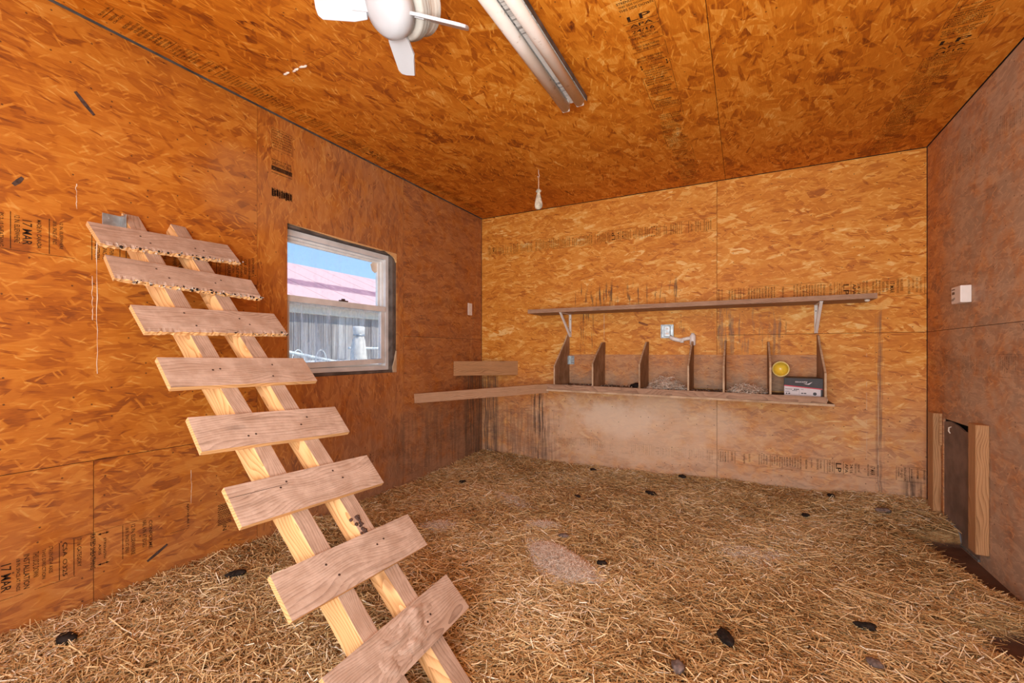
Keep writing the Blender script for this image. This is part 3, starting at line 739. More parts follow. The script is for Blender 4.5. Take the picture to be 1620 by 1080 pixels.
def glass_mat(name, haze, streaks):
    m = NT(name); P = m.coord(); n = m.noise(m.map(P, sc=(1, 16, 1.6)), 1, 5, .7); n2 = m.noise(P, 30, 5, .7); n3 = m.noise(P, 2.3, 2)
    k = m.math('ADD', m.math('MULTIPLY', m.rng(n, .42, .72), streaks), m.math('MULTIPLY', m.rng(n2, .5, .8), .10))
    k = m.math('ADD', m.math('MULTIPLY', k, m.rng(n3, .3, .6, .5, 1)), haze, clamp=True)
    tr = m.n('ShaderNodeBsdfTransparent'); tr.inputs[0].default_value = (.96, .97, .97, 1)
    df = m.n('ShaderNodeBsdfTranslucent'); df.inputs[0].default_value = (.95, .93, .88, 1)
    d2 = m.n('ShaderNodeBsdfDiffuse'); d2.inputs[0].default_value = (.6, .58, .55, 1)
    a = m.n('ShaderNodeMixShader'); a.inputs[0].default_value = .3; m.l(df.outputs[0], a.inputs[1]); m.l(d2.outputs[0], a.inputs[2])
    gl = m.n('ShaderNodeBsdfGlossy'); gl.inputs['Roughness'].default_value = .03
    b = m.n('ShaderNodeMixShader'); b.inputs[0].default_value = .04; m.l(tr.outputs[0], b.inputs[1]); m.l(gl.outputs[0], b.inputs[2])
    c = m.n('ShaderNodeMixShader'); m.l(k, c.inputs[0]); m.l(b.outputs[0], c.inputs[1]); m.l(a.outputs[0], c.inputs[2]); m.l(c.outputs[0], m.out.inputs[0])
    return m.m
box('glass_pane', (-.061, WY0 + .05, 1.40), (-.057, WY1 - .05, WZ1 - .05), glass_mat('upper_glass', .02, .05), win, 0)
box('glass_pane', (-.020, sy0 + .03, sz0), (-.016, sy1 - .03, sz1 - .03), glass_mat('dirty_glass', .08, .45), win, 0)
bm = bmesh.new(); poly_prism(bm, [(2.46, 1.745), (2.50, 1.775), (2.535, 1.76), (2.53, 1.70), (2.505, 1.685), (2.475, 1.70)], 0, -.0565, -.0560)
bm_obj('paper_scrap', bm, M['caulk'], win)
# grimy rough framing seen between frame and boards, with pale splinters
bm = bmesh.new()
bbox(bm, (-.05, WY1 + .002, .94), (.040, 2.6225, 1.842)); bbox(bm, (-.05, 1.701, WZ1 + .002), (.036, WY1, 1.842)); bbox(bm, (-.05, 1.701, .9355), (.040, WY1, WZ0 - .002))
bm_obj('rough_opening', bm, M['stud'], win)
for pts in (((1.72, 1.8425), (2.50, 1.8425), (2.46, 1.835), (2.1, 1.832), (1.9, 1.838)), ((2.50, 1.8425), (2.622, 1.8425), (2.622, 1.775), (2.608, 1.80), (2.59, 1.815))):
    bm = bmesh.new(); poly_prism(bm, list(pts), 0, .041, .054); bm_obj('splinter', bm, M['fresh'], win)
bm = bmesh.new(); poly_prism(bm, [(2.6225, .936), (2.6225, 1.10), (2.605, 1.03), (2.585, .975), (2.59, .936)], 0, .041, .052); bm_obj('splinter', bm, M['ply_edge'], win)

# ------------------------------------------------------------------ outside
def far_metal():
    m = NT('pink_metal_roof'); P, X, Y, Z = m.pos(); n = m.noise(P, 6, 5, .7); n2 = m.noise(m.map(P, sc=(1, 5, 5)), 1, 4, .6)
    e = m.math('MULTIPLY', m.math('SUBTRACT', n2, .5), .12)
    zz = m.math('ADD', Z, e)
    k = m.math('MULTIPLY', box_mask(m, zz, 2.66, 2.90, .03), m.rng(n, .35, .5, .45, .95))
    return m.fin(m.mixc(k, (.74, .45, .42), (.32, .14, .17)), .5, .3)
M['roof'] = far_metal()
def weathered(name, a, b, c):
    m = NT(name); P = m.coord(); oi = m.n('ShaderNodeObjectInfo').outputs['Random']
    n = m.noise(m.map(P, sc=(3, 14, .9)), 1, 5, .7); t = m.math('ADD', n, m.math('MULTIPLY', m.math('SUBTRACT', oi, .5), .3))
    return m.fin(m.ramp(t, [(.3, a), (.5, b), (.7, c)]), .9, .1)
M['barn_board'] = weathered('weathered_barn_board', (.10, .09, .085), (.27, .25, .235), (.50, .48, .45))
M['cream'] = simple('cream_trim', (.66, .62, .50), .7)
M['haze_white'] = simple('haze_pale_base', (.70, .70, .68), .85, var=.12, sc=3)  # stands in for bright haze low in the dirty pane
barn = empty('barn', 'grey board barn with a pink metal roof, seen outside through the window', 'building', (-8, 0, 0))
bm = bmesh.new(); bbox(bm, (-4.0, 2, -.6), (-.06, 22, 1.86)); bm_obj('wall', bm, M['barn_board'], barn)
q = random.Random(3); y = 3.6
while y < 13.4:
    wdt = q.uniform(.15, .21)
    box('board', (-.055, y, .92 + q.uniform(-.02, .02)), (q.uniform(-.022, -.008), y + wdt - .012, 1.90), M['barn_board'], barn, .004); y += wdt
box('fascia', (-.02, 3, 1.88), (.10, 18, 2.04), M['cream'], barn, .004)
box('base', (-.055, 3, -.6), (.01, 18, .915), M['haze_white'], barn, .004)  # added pale skirt that paints in the glass haze
bm = bmesh.new(); poly_prism(bm, [(.24, 2.06), (-4.0, 3.75), (-8.2, 2.06), (-8.2, 2.02), (-4.0, 3.71), (.24, 2.02)], 1, 1.5, 22)
bm_obj('roof', bm, M['roof'], barn)
q = random.Random(8); y = 1.6
while y < 21.8:                                        # raised ribs of the sheets
    bm = bmesh.new(); poly_prism(bm, [(.24, 2.061), (-4.0, 3.751), (-4.0, 3.755), (.24, 2.065)], 1, y, y + .022); bm_obj('roof_rib', bm, M['roof'], barn); y += .90 if y < 16 else 1.2
bm = bmesh.new(); bbox(bm, (-60, -30, -.75), (XL - .12, 60, -.6)); gnd = bm_obj('ground', bm, simple('pale_dirt', (.55, .48, .40), .95, var=.2, sc=2)); tag(gnd, kind='structure')

po = empty('wrapped_post', 'white wrapped post with a grey tie standing outside the window', 'post', (-5.0, 4.74, -.6))
bm = bmesh.new(); prof = [(.001, 0), (.13, 0), (.135, .9), (.125, 1.4), (.105, 1.7), (.085, 1.86), (.07, 1.93)]
lathe(bm, prof, 28)
for v in bm.verts:
    a = math.atan2(v.co.y, v.co.x); f_ = 1 + .07 * math.sin(a * 7 + v.co.z * 3) + .04 * math.sin(a * 13); v.co.x *= f_; v.co.y *= f_
bm_obj('wrap', bm, simple('dirty_white_sacking', (.78, .72, .64), .8, var=.15, sc=14), po, True)
bm = bmesh.new(); lathe(bm, [(.072, 1.93), (.082, 1.95), (.085, 2.05), (.070, 2.065), (.001, 2.065)], 24); bm_obj('cap', bm, simple('sacking_top', (.74, .70, .64), .8), po, True)
bm = bmesh.new(); lathe(bm, [(.076, 1.915), (.086, 1.93), (.086, 1.945), (.076, 1.95)], 24); bm_obj('tie', bm, M['galv'], po, True)
gt = empty('pipe_gate', 'white tube gate with hooped wire outside the window', 'gate', (-5.25, 3.4, -.6))
M['gate_paint'] = simple('gate_white_paint', (.80, .84, .82), .4, var=.04)
def tb(name, pts, r, mat, parent): bm = bmesh.new(); tube(bm, pts, r, 8); return bm_obj(name, bm, mat, parent, True)
tb('rail', [(0, -.2, 1.80), (0, 1.30, 1.52)], .022, M['gate_paint'], gt)
tb('rail', [(0, 1.38, 1.75), (0, 2.6, 1.755)], .018, M['gate_paint'], gt)
tb('rail', [(0, -.2, 1.35), (0, 1.30, 1.12)], .02, M['gate_paint'], gt)
for k_, y0 in enumerate((.12, .42, .78)):
    tb('hoop', [(.01, y0 + .10 * (1 - math.cos(t)), 1.50 + .22 * math.sin(t)) for t in [math.pi * i / 14 for i in range(15)]], .006, M['gate_paint'], gt)
for k_ in range(8): tb('wire', [(.01, -.1 + k_ * .18, .3), (.01, -.1 + k_ * .18, 1.76 - .032 * k_)], .003, M['gate_paint'], gt)

# ------------------------------------------------------------------ boards: local X along, Y across, Z up
def board(name, L, W, T, mats, parent, mat4, seed, chew=0, bev=.002, nx=28, ny=6):
    """mats = (face, sides, ends); face is +Z and -Z"""
    bm = bmesh.new(); q = random.Random(seed); g = {}
    for k, z in ((0, -T), (1, 0)):
        for i in range(nx + 1):
            for j in range(ny + 1):
                x = L * i / nx; y = W * j / ny
                if chew and j == 0: y += abs(q.gauss(0, chew)) ; 
                zz = z + (.0008 * mnoise.noise(Vector((x * 9 + seed, y * 30, 0))) if k else 0)
                if chew and j == 0 and k: zz -= abs(q.gauss(0, chew)) * .8
                g[k, i, j] = bm.verts.new((x, y, zz))
    for i in range(nx):
        for j in range(ny):
            bm.faces.new([g[1, i, j], g[1, i + 1, j], g[1, i + 1, j + 1], g[1, i, j + 1]]).material_index = 0
            bm.faces.new([g[0, i, j + 1], g[0, i + 1, j + 1], g[0, i + 1, j], g[0, i, j]]).material_index = 1
        for j in (0, ny): bm.faces.new([g[0, i, j], g[0, i + 1, j], g[1, i + 1, j], g[1, i, j]]).material_index = 1
    for j in range(ny):
        for i in (0, nx): bm.faces.new([g[0, i, j], g[1, i, j], g[1, i, j + 1], g[0, i, j + 1]]).material_index = 2
    o = bm_obj(name, bm, list(mats), parent); o.matrix_basis = mat4; return o

# ------------------------------------------------------------------ roost ladder
S2 = math.sqrt(.5)
lad = empty('roost_ladder', 'tall pine roosting ladder with eight dusty slats leaning on the left wall', 'ladder', (0, 0, 0))  # slats and rails scaled down about the camera, baked into the numbers below
bm = bmesh.new(); lathe(bm, [(.0, .0012), (.0035, .001), (.0038, -.001)], 10); NAIL = bpy.data.meshes.new('nail'); bm.to_mesh(NAIL); bm.free(); NAIL.materials.append(M['bark'])
# slats
X_TL = [-2.247, -2.105, -1.909, -1.725, -1.539, -1.347, -1.138, -.932]
DX = [-.026, .020, -.010, .009, .024, .014, .008, -.016]
for i, (x, dx) in enumerate(zip(X_TL, DX)):
    z = -.654 - x
    along = Vector((dx, .545, -dx)).normalized(); up_ = Vector((-S2, 0, S2)); nrm = Vector((S2, 0, S2))
    up_ = nrm.cross(along).normalized()
    if up_.z < 0: up_ = -up_
    O = Vector((x, .766 + rnd.uniform(-.003, .003), z)) - up_ * .135
    mt = Matrix.Identity(4); mt = basis(along, up_, along.cross(up_), O)
    if along.cross(up_).dot(nrm) < 0: mt = basis(along, up_, -along.cross(up_), O)
    sl = board('slat', .544 + rnd.uniform(-.003, .004), .135, .018, (M['dusty'], M['fresh'], M['fresh']), lad, mt, i * 7 + 1, chew=.0045 if i < 2 else (.0022 if i == 2 else 0), nx=60 if i < 3 else 24)
    q = random.Random(i)
    for xx in (.155, .18, .36, .39):
        o = bpy.data.objects.new('nail', NAIL); col.objects.link(o); o.parent = sl; o.location = (xx + q.uniform(-.005, .005), .03 + q.random() * .08, 0)
    if i in (5,):
        bm = bmesh.new(); bbox(bm, (0.0, .096, -.017), (.185, .0975, .0006)); bm_obj('crack', bm, M['bark'], sl)
    if i == 7:
        bm = bmesh.new(); gg = {}
        for ia in range(61):
            for ib in range(25):
                x_ = .02 + .505 * ia / 60; y_ = .003 + .129 * ib / 24
                h_ = .5 + mnoise.fractal(Vector((x_ * 16, y_ * 26, 3)), .8, 2.1, 5) * .75
                e_ = math.exp(-((x_ - .27 - (y_ - .07) * .9) / .11) ** 2) * min(1, ib / 3, (24 - ib) / 3)
                gg[ia, ib] = bm.verts.new((x_, y_, max(-.0015, (h_ * e_ - .22) * .016)))
        for ia in range(60):
            for ib in range(24): bm.faces.new((gg[ia, ib], gg[ia + 1, ib], gg[ia + 1, ib + 1], gg[ia, ib + 1]))
        bm_obj('caked_dirt', bm, M['dusty'], sl, True)
    if i in (0, 1, 2):
        bm = bmesh.new(); q = random.Random(20 + i); cnt = {0: 90, 1: 130, 2: 40}[i]
        for _ in range(cnt):
            if i == 7: c = Vector((q.gauss(.27, .09), q.gauss(.07, .03), .001)); r = q.uniform(.003, .012)
            else: c = Vector((q.uniform(.05, .56) if i < 2 else q.uniform(.3, .55), abs(q.gauss(0, .008)) + .001, q.uniform(-.012, .001))); r = q.uniform(.0018, .0055)
            if i == 7 and not (.01 < c.y < .13): continue
            rr = bmesh.ops.create_icosphere(bm, subdivisions=1, radius=r, matrix=Matrix.Translation(c))
            for v in rr['verts']: v.co += Vector((q.uniform(-1, 1), q.uniform(-1, 1), q.uniform(-1, 1))) * r * .3; v.co.z = c.z + (v.co.z - c.z) * (.35 if i == 7 else 1)
            k = 1 if (q.random() < .35 and i < 7) else 0
            for f in {f for v in rr['verts'] for f in v.link_faces}: f.material_index = k
        bm_obj('dried_crust', bm, [M['crust'], M['black']], sl)['kind'] = 'stuff'
# rails: local X down the slope, Y across (world +Y), Z outward
def rail(y0, y1, depth, roundness, seed, zb):
    d = Vector((S2, 0, -S2)); yv = Vector((0, 1, 0)); nz = Vector((S2, 0, S2))
    c0 = -.680                                          # x + z on the top face
    bm = bmesh.new(); W = y1 - y0
    if roundness:
        prof = [(W * .08, 0), (W, 0), (W, -depth), (W * .30, -depth), (W * .05, -depth * .85), (-.012, -depth * .62), (-.012, -depth * .35), (W * .0, -depth * .12)]
    else: prof = [(.003, 0), (W - .003, 0), (W, -.003), (W, -depth), (0, -depth), (0, -.003)]
    x_top = XL + .002                                   # plumb cut against the wall
    n_ = 30; rings = []
    for i in range(n_ + 1):
        rg = []
        for (py, pz) in prof:
            # start where x == x_top, end where z == zb
            off = nz * pz
            sx = x_top; s0 = (sx - off.x - 0) ; px = s0; pzz = c0 - px
            A = Vector((px, 0, c0 - px)) + off
            e = Vector((0, 0, 0)); zend = zb; px2 = c0 - (zend - off.z); B = Vector((px2, 0, c0 - px2)) + off
            P_ = A.lerp(B, i / n_); rg.append(bm.verts.new((P_.x, y0 + py + .0012 * math.sin(i * .9 + seed), P_.z)))
        rings.append(rg)
    m_ = len(prof)
    for A, B in zip(rings, rings[1:]):
        for k in range(m_):
            f = bm.faces.new((A[k], A[(k + 1) % m_], B[(k + 1) % m_], B[k])); f.material_index = 0 if k == 0 else 1
    for R_ in (rings[0], rings[-1]): bm.faces.new(R_).material_index = 1
    # express the vertices in rail axes so that the grain runs along the rail
    MM = basis(d, yv, nz, (0, 0, 0)); inv = MM.inverted()
    for v in bm.verts: v.co = inv @ v.co
    o = bm_obj('rail', bm, [M['dusty_rail'], M['fresh']], lad); o.matrix_basis = MM
    return o
rail(.916, .980, .085, False, 1, .012)
rail(1.097, 1.164, .083, True, 4, .012)
# bark patch on the right rail and a knot under the last slat
bm = bmesh.new(); q = random.Random(2)
for _ in range(26):
    x = q.uniform(-1.115, -1.200); rr = bmesh.ops.create_icosphere(bm, subdivisions=1, radius=q.uniform(.004, .009), matrix=Matrix.Translation((x, q.gauss(1.124, .008), -.680 - x - .002)))
bm_obj('bark_patch', bm, M['bark'], lad)['kind'] = 'stuff'
bm = bmesh.new(); bbox(bm, (XL + .001, .853, 1.610), (XL + .003, .915, 1.668)); bbox(bm, (XL + .003, .912, 1.610), (XL + .055, .914, 1.668)); bevel(bm, .0006)
lathe(bm, [(0, .0045), (.004, .004), (.0045, .002)], 10, 0, Matrix.Translation((XL, .876, 1.650)) @ Matrix.Rotation(math.pi / 2, 4, 'Y'))
br = bm_obj('angle_bracket', bm, M['galv']); tag(br, 'galvanised angle bracket on the wall at the top of the ladder', 'bracket')

# ------------------------------------------------------------------ corner roost boards
def span_board(name, pa, pb, W, T, mat, label, nrm, cat):
    """pa, pb: lower front corners; face looks along nrm"""
    pa, pb = Vector(pa), Vector(pb); d = (pb - pa); L = d.length; d.normalize(); up_ = Vector((0, 0, 1)); up_ = (up_ - d * up_.dot(d)).normalized(); n_ = d.cross(up_)
    t = empty(name, label, cat, pa)
    o = board('plank', L, W, T, (mat, mat, mat), t, basis(d, up_, n_, (0, 0, 0)), 5, nx=12, ny=4); return t
t = span_board('corner_shelf_board', (XL + .003, 3.372, .872), (-1.953, YB - .003, .869), .134, .036, M['post'], 'short clean pine board spanning the back left corner, the upper of two', None, 'board')
t = span_board('corner_roost', (XL + .003, 2.826, .676), (-1.497, 3.549, .740), .076, .034, M['roost_wood'], 'long pine roost board running from the left wall to the nest boxes', None, 'board')

# ------------------------------------------------------------------ nest boxes
YN = YB - .36
nest = empty('nest_box_row', 'long wooden nest box row of six open compartments on the back wall', 'nest boxes', (-.47, YB, .78))
def N(o): o.location = o.location - nest.location if False else o.location; return o
nest.location = (0, 0, 0)
def tilt(x): return (.803 + (x + 1.484) / 1.98 * (-.004 + -.008))
def tz(x): return .806 - (x + 1.43) * .0105
def nprism(name, pts, x0, x1, mats, uvm=False):
    bm = bmesh.new(); poly_prism(bm, pts, 0, x0, x1); uv = bm.loops.layers.uv.new('UVMap')
    for f in bm.faces:
        for l in f.loops: l[uv].uv = (l.vert.co.y * .9 + l.vert.co.x, l.vert.co.z)
        if len(mats) > 1 and len(f.verts) == 4: f.material_index = 1
    return bm_obj(name, bm, mats, nest)
for x, top, kx in ((-1.428, 1.256, 1), (-1.094, 1.175, 0), (-.721, 1.175, 0), (-.368, 1.176, 0), (-.132, 1.178, 0), (.156, 1.166, 0), (.466, 1.215, 1)):
    b = tz(x); th = .012
    if kx: pts = [(YN, b), (YN, b + .165), (YB - .10, top - .065), (YB - .05, top - .012), (YB - .002, top), (YB - .002, b)]
    else: pts = [(YN, b), (YN, b + .195), (YN + .08, b + .255), (YB - .09, top - .002), (YB - .002, top), (YB - .002, b)]
    nprism('end_panel' if kx else 'divider', pts, x - th / 2, x + th / 2, [M['ply'], M['ply_edge']])
bm = bmesh.new(); bbox(bm, (-1.42, YB - .012, .80), (.459, YB - .001, 1.068)); uv = bm.loops.layers.uv.new('UVMap')
for f in bm.faces:
    for l in f.loops: l[uv].uv = (l.vert.co.x + 3, l.vert.co.z + 9)
bm_obj('back_panel', bm, M['osb_nest'], nest)
def sloped(name, x0, x1, y0, y1, dz0, dz1, mats, seed):
    bm = bmesh.new(); vs_ = bbox(bm, (x0, y0, 0), (x1, y1, 1)); bmesh.ops.subdivide_edges(bm, edges=[e for e in bm.edges if abs(e.verts[0].co.x - e.verts[1].co.x) > .5], cuts=40)
    for v in bm.verts:
        v.co.z = tz(v.co.x) + (dz1 if v.co.z > .5 else dz0) + .0012 * mnoise.noise(Vector((v.co.x * 6, seed, v.co.z)))
        if v.co.y < y0 + .01: v.co.y += .002 * mnoise.noise(Vector((v.co.x * 9, seed * 2, v.co.z * 3)))
    bm.normal_update()
    for f in bm.faces: f.material_index = 1 if f.normal.z > .8 else 0
    return bm_obj(name, bm, mats, nest)
sloped('front_lip', -1.485, .472, YN - .016, YN - .001, -.030, .012, [M['shelf_wood'], M['nest_floor']], 1)
sloped('floor_board', -1.45, .478, YN, YB - .002, -.018, 0, [M['ply_edge'], M['nest_floor']], 2)
sloped('lower_board', -1.49, .512, YN - .020, YB - .002, -.046, -.031, [M['ply_edge'], M['nest_floor']], 3)
# bits of bedding and dry droppings inside
def zfl(x): return tz(x) + .002
heap('nest_straw', -.545, 3.66, zfl(-.54), .150, .13, 0, .10, 1500, M['shavings'], 'pale straw heap in the third compartment of the nest boxes', 'straw', ln=.045, wd=.0028)
heap('nest_straw', .010, 3.66, zfl(0), .125, .13, 0, .065, 900, M['shavings'], 'thin pale straw in the fifth compartment of the nest boxes', 'straw', ln=.045, wd=.0028)
bm = bmesh.new(); q = random.Random(12)
for _ in range(420):
    x = q.uniform(-1.41, .13); rr = bmesh.ops.create_icosphere(bm, subdivisions=1, radius=q.uniform(.002, .006), matrix=Matrix.Translation((x, q.uniform(YN + .005, YB - .02), zfl(x) + .001)))
    k = 1 if q.random() < .5 else 0
    for f in {f for v in rr['verts'] for f in v.link_faces}: f.material_index = k
cr_ = bm_obj('crumbs', bm, [M['crust'], M['dung_and_hole']], nest); cr_['kind'] = 'stuff'
bm = bmesh.new(); bmesh.ops.create_icosphere(bm, subdivisions=2, radius=1)
for v in bm.verts: k = 1 + .3 * mnoise.noise(v.co * 2); v.co = Vector((v.co.x * .045 * k, v.co.y * .04 * k, max(v.co.z, -.1) * .034 * k))
o = bm_obj('dark_clump', bm, M['black'], None, True); o.location = (-.80, 3.74, zfl(-.8) + .002); tag(o, 'black manure clump inside the second nest compartment', 'manure')
bm = bmesh.new(); bbox(bm, (-1.4215, YB - .055, .978), (-1.4195, YB - .013, 1.056)); bbox(bm, (-1.4215, YB - .0155, .978), (-1.372, YB - .0135, 1.056)); bevel(bm, .0005)
for zz in (.995, 1.017, 1.04):
    for xx in (-1.395, -1.383): lathe(bm, [(0, .002), (.0025, .0015), (.003, 0)], 8, 1, Matrix.Translation((xx, YB - .0157, zz)) @ Matrix.Rotation(math.pi / 2, 4, 'X'))
bm_obj('angle_plate', bm, [M['galv'], M['bark']], nest)

# shoe box
sbx = empty('shoe_box', 'charcoal and white cardboard shoe box with a red stripe in the right nest compartment', 'box', (.240, 3.590, zfl(.35)), rot=(0, 0, math.radians(-7)))
Wb, Db, Hb = .221, .215, .124
box('carton', (0.002, .002, 0), (Wb - .002, Db - .002, Hb - .006), M['box_dark'], sbx, .001)
box('lid', (0, 0, .055), (Wb, Db, Hb), M['box_dark'], sbx, .0015)
bm = bmesh.new(); poly_prism(bm, [(.002, .004), (Wb - .012, .000), (Wb - .012, .050), (.002, .068)], 1, -.0012, 0); lab = bm_obj('label', bm, M['box_white'], sbx)
bm = bmesh.new(); poly_prism(bm, [(.002, .068), (Wb - .003, .050), (Wb - .003, .056), (.002, .075)], 1, -.0014, 0); bm_obj('stripe', bm, M['box_red'], sbx)
def decal(name, items, mat, parent, yy=-.0018):
    V, F = [], []
    for t, x, z, w_, h_ in items:
        if t == '[]': gv, gf = [(0, 0), (1, 0), (1, 1), (0, 1)], [[0, 1, 2, 3]]
        elif t == 'o': gv = [(.5 + .5 * math.cos(k * math.pi / 10), .5 + .5 * math.sin(k * math.pi / 10)) for k in range(20)]; gf = [list(range(20))]
        elif t == '~': gv, gf = [(0, .42), (.45, .30), (1, 1), (.62, 0), (.30, .12)], [[0, 4, 3, 2, 1]]
        else: gv, gf = glyphs(t)
        b = len(V); V += [(x + u * w_, yy, z + v * h_) for u, v in gv]; F += [[i + b for i in f] for f in gf]
    me = bpy.data.meshes.new(name); me.from_pydata(V, [], F); return link(name, me, mat, parent)
decal('logo', [('saucony', .066, .089, .070, .013), ('~', .112, .080, .052, .020)], M['box_white'], sbx)
decal('print', [('[]', .008, .046, .040, .003), ('[]', .058, .043, .010, .007), ('[]', .070, .043, .010, .007), ('[]', .082, .043, .006, .007), ('[]', .100, .045, .003, .005), ('[]', .108, .045, .003, .005),
                ('[]', .048, .036, .030, .003), ('[]', .012, .014, .008, .008), ('[]', .026, .014, .010, .008), ('[]', .100, .018, .012, .007), ('[]', .115, .018, .014, .007), ('[]', .088, .012, .001, .03), ('o', .166, .010, .021, .021), ('[]', .008, .030, .026, .003)], M['box_dark'], sbx)
# yellow bowl lying on its side on the shoe box, leaning on the divider
bw = bmesh.new(); prof = [(0, -.040), (.018, -.040), (.030, -.034), (.043, -.018), (.050, .004), (.0535, .006), (.0525, .009), (.048, .006), (.040, -.014), (.026, -.030), (0, -.034)]
lathe(bw, prof, 40)
lathe(bw, [(.0475, .006), (.0515, .0105), (.0555, .009), (.0555, .004), (.051, .002)], 40, 1)
o = bm_obj('yellow_bowl', bw, [M['yellow'], simple('pale_yellow_rim', (.85, .68, .25), .4, var=.05)], None, True); o.location = (.231, 3.735, zfl(.2) + .124 + .052); o.rotation_euler = Vector((-.22, -1, .10)).to_track_quat('Z', 'Y').to_euler()
tag(o, 'small yellow bowl propped on its side on the shoe box', 'bowl')

# ------------------------------------------------------------------ shelf above the nests and its brackets
sh = empty('wall_shelf', 'long narrow weathered plank shelf above the nest boxes', 'shelf', (-1.712, YB - .285, 1.466))
board('plank', 2.460, .283, .033, (M['shelf_wood'], M['shelf_wood'], M['shelf_wood']), sh, basis(Vector((1, 0, -.0012)).normalized(), Vector((0, 1, 0)), Vector((0, 0, 1)), (0, 0, 0)), 9, nx=50, ny=3)
bm = bmesh.new(); bmesh.ops.create_icosphere(bm, subdivisions=2, radius=.012)
for v in bm.verts: v.co.x *= 1.3; v.co.z *= .8
o = bm_obj('foam_blob', bm, M['caulk'], sh, True); o.location = (2.42, .06, -.040)
def bracket(x, zt, label):
    t = empty('shelf_bracket', label, 'bracket', (x, YB - .001, zt), 'white shelf brackets')
    bm = bmesh.new(); bbox(bm, (-.011, -.003, -.205), (.011, 0, 0)); bbox(bm, (-.011, -.016, -.205), (-.009, -.002, 0)); bbox(bm, (.009, -.016, -.205), (.011, -.002, 0)); bevel(bm, .0005)
    for zz in (-.045, -.160): lathe(bm, [(0, .0035), (.003, .003), (.004, 0)], 10, 1, Matrix.Translation((0, -.003, zz)) @ Matrix.Rotation(math.pi / 2, 4, 'X'))
    bm_obj('wall_leg', bm, [M['white_metal'], M['bark']], t)
    box('arm', (-.010, -.262, -.004), (.010, -.001, 0), M['white_metal'], t, .0005)
    bm = bmesh.new(); poly_prism(bm, [(-.258, -.004), (-.242, -.004), (-.004, -.188), (-.004, -.205), (-.016, -.204)], 0, -.009, .009); bm_obj('brace', bm, M['white_metal'], t)
    return t
bracket(-1.413, 1.433, 'left white metal shelf bracket under the wall shelf'); bracket(.456, 1.430, 'right white metal shelf bracket under the wall shelf')

# ------------------------------------------------------------------ junction box with conduit
jb = empty('junction_box', 'grey metal outlet box with white conduit stub between the shelf and the nest boxes', 'electrical box', (-.565, YB, 1.260))
bm = bmesh.new()
bbox(bm, (-.050, -.030, -.055), (.050, -.001, -.049)); bbox(bm, (-.050, -.030, .049), (.050, -.001, .055)); bbox(bm, (-.050, -.030, -.049), (-.044, -.001, .049)); bbox(bm, (.044, -.030, -.049), (.050, -.001, .049)); bbox(bm, (-.045, -.006, -.05), (.045, -.001, .05))
bevel(bm, .001); bm_obj('box_body', bm, M['galv'], jb)
bm = bmesh.new(); bbox(bm, (-.024, -.032, -.044), (.024, -.008, .044)); bevel(bm, .003)
for zz in (-.02, .02):
    bbox(bm, (-.010, -.036, zz - .006), (.012, -.031, zz + .008), 1)
bm_obj('receptacle', bm, [M['galv'], M['white_metal']], jb)
bm = bmesh.new(); tube(bm, [(.02, -.02, -.045), (.05, -.024, -.062), (.085, -.024, -.072), (.115, -.022, -.074)], .017, 12); bm_obj('elbow', bm, M['white_plastic'], jb, True)
bm = bmesh.new(); tube(bm, [(.110, -.022, -.072), (.150, -.022, -.062), (.18, -.022, -.058)], .015, 12); bbox(bm, (.102, -.036, -.095), (.128, -.012, -.068)); bm_obj('conduit', bm, M['white_plastic'], jb, True)
bm = bmesh.new(); lathe(bm, [(0, -.052), (.016, -.05), (.022, -.044), (.023, .028), (.017, .036), (.012, .048), (0, .05)], 24, 0, Matrix.Translation((.196, -.026, -.068))); bm_obj('end_cap', bm, M['white_plastic'], jb, True)

# ------------------------------------------------------------------ switch plate
sw = empty('switch_plate', 'blank white switch plate on the left wall near the back corner', 'switch', (XL, 3.645, 1.505))
box('plate', (.0005, -.036, -.058), (.006, .036, .058), M['white_plastic'], sw, .0015)
bm = bmesh.new()
for zz in (-.03, .03): lathe(bm, [(0, .001), (.003, .0008), (.003, 0)], 10, 0, Matrix.Translation((.006, 0, zz)) @ Matrix.Rotation(math.pi / 2, 4, 'Y'))
bm_obj('screw', bm, M['galv'], sw)

# ------------------------------------------------------------------ thermostat
th = empty('thermostat', 'white box thermostat with a small dark display on the right wall', 'thermostat', (XR, 3.275, 1.400))
bm = bmesh.new(); bbox(bm, (-.046, -.060, -.046), (-.0005, .060, .046)); bevel(bm, .004, 2); bm_obj('housing', bm, M['white_plastic'], th)
# front faces -X; the display end towards the back wall
bm = bmesh.new(); bbox(bm, (-.040, .0601, -.040), (-.008, .0615, .040)); bm_obj('cover_joint', bm, M['white_plastic'], th)
def rdecal(name, items, mat, parent, xx=-.0466):
    V, F = [], []
    for t, y, z, w_, h_ in items:
        gv, gf = ([(0, 0), (1, 0), (1, 1), (0, 1)], [[0, 1, 2, 3]]) if t == '[]' else glyphs(t)
        b = len(V); V += [(xx, y - u * w_, z + v * h_) for u, v in gv]; F += [[i + b for i in f] for f in gf]
    me = bpy.data.meshes.new(name); me.from_pydata(V, [], F); return link(name, me, mat, parent)
rdecal('display', [('[]', .046, .004, .034, .014), ('[]', .050, .028, .042, .006)], M['screen'], th)
rdecal('button', [('[]', .050, -.030, .010, .012), ('[]', .034, -.030, .010, .014), ('[]', .018, -.024, .008, .012)], M['screen'], th)

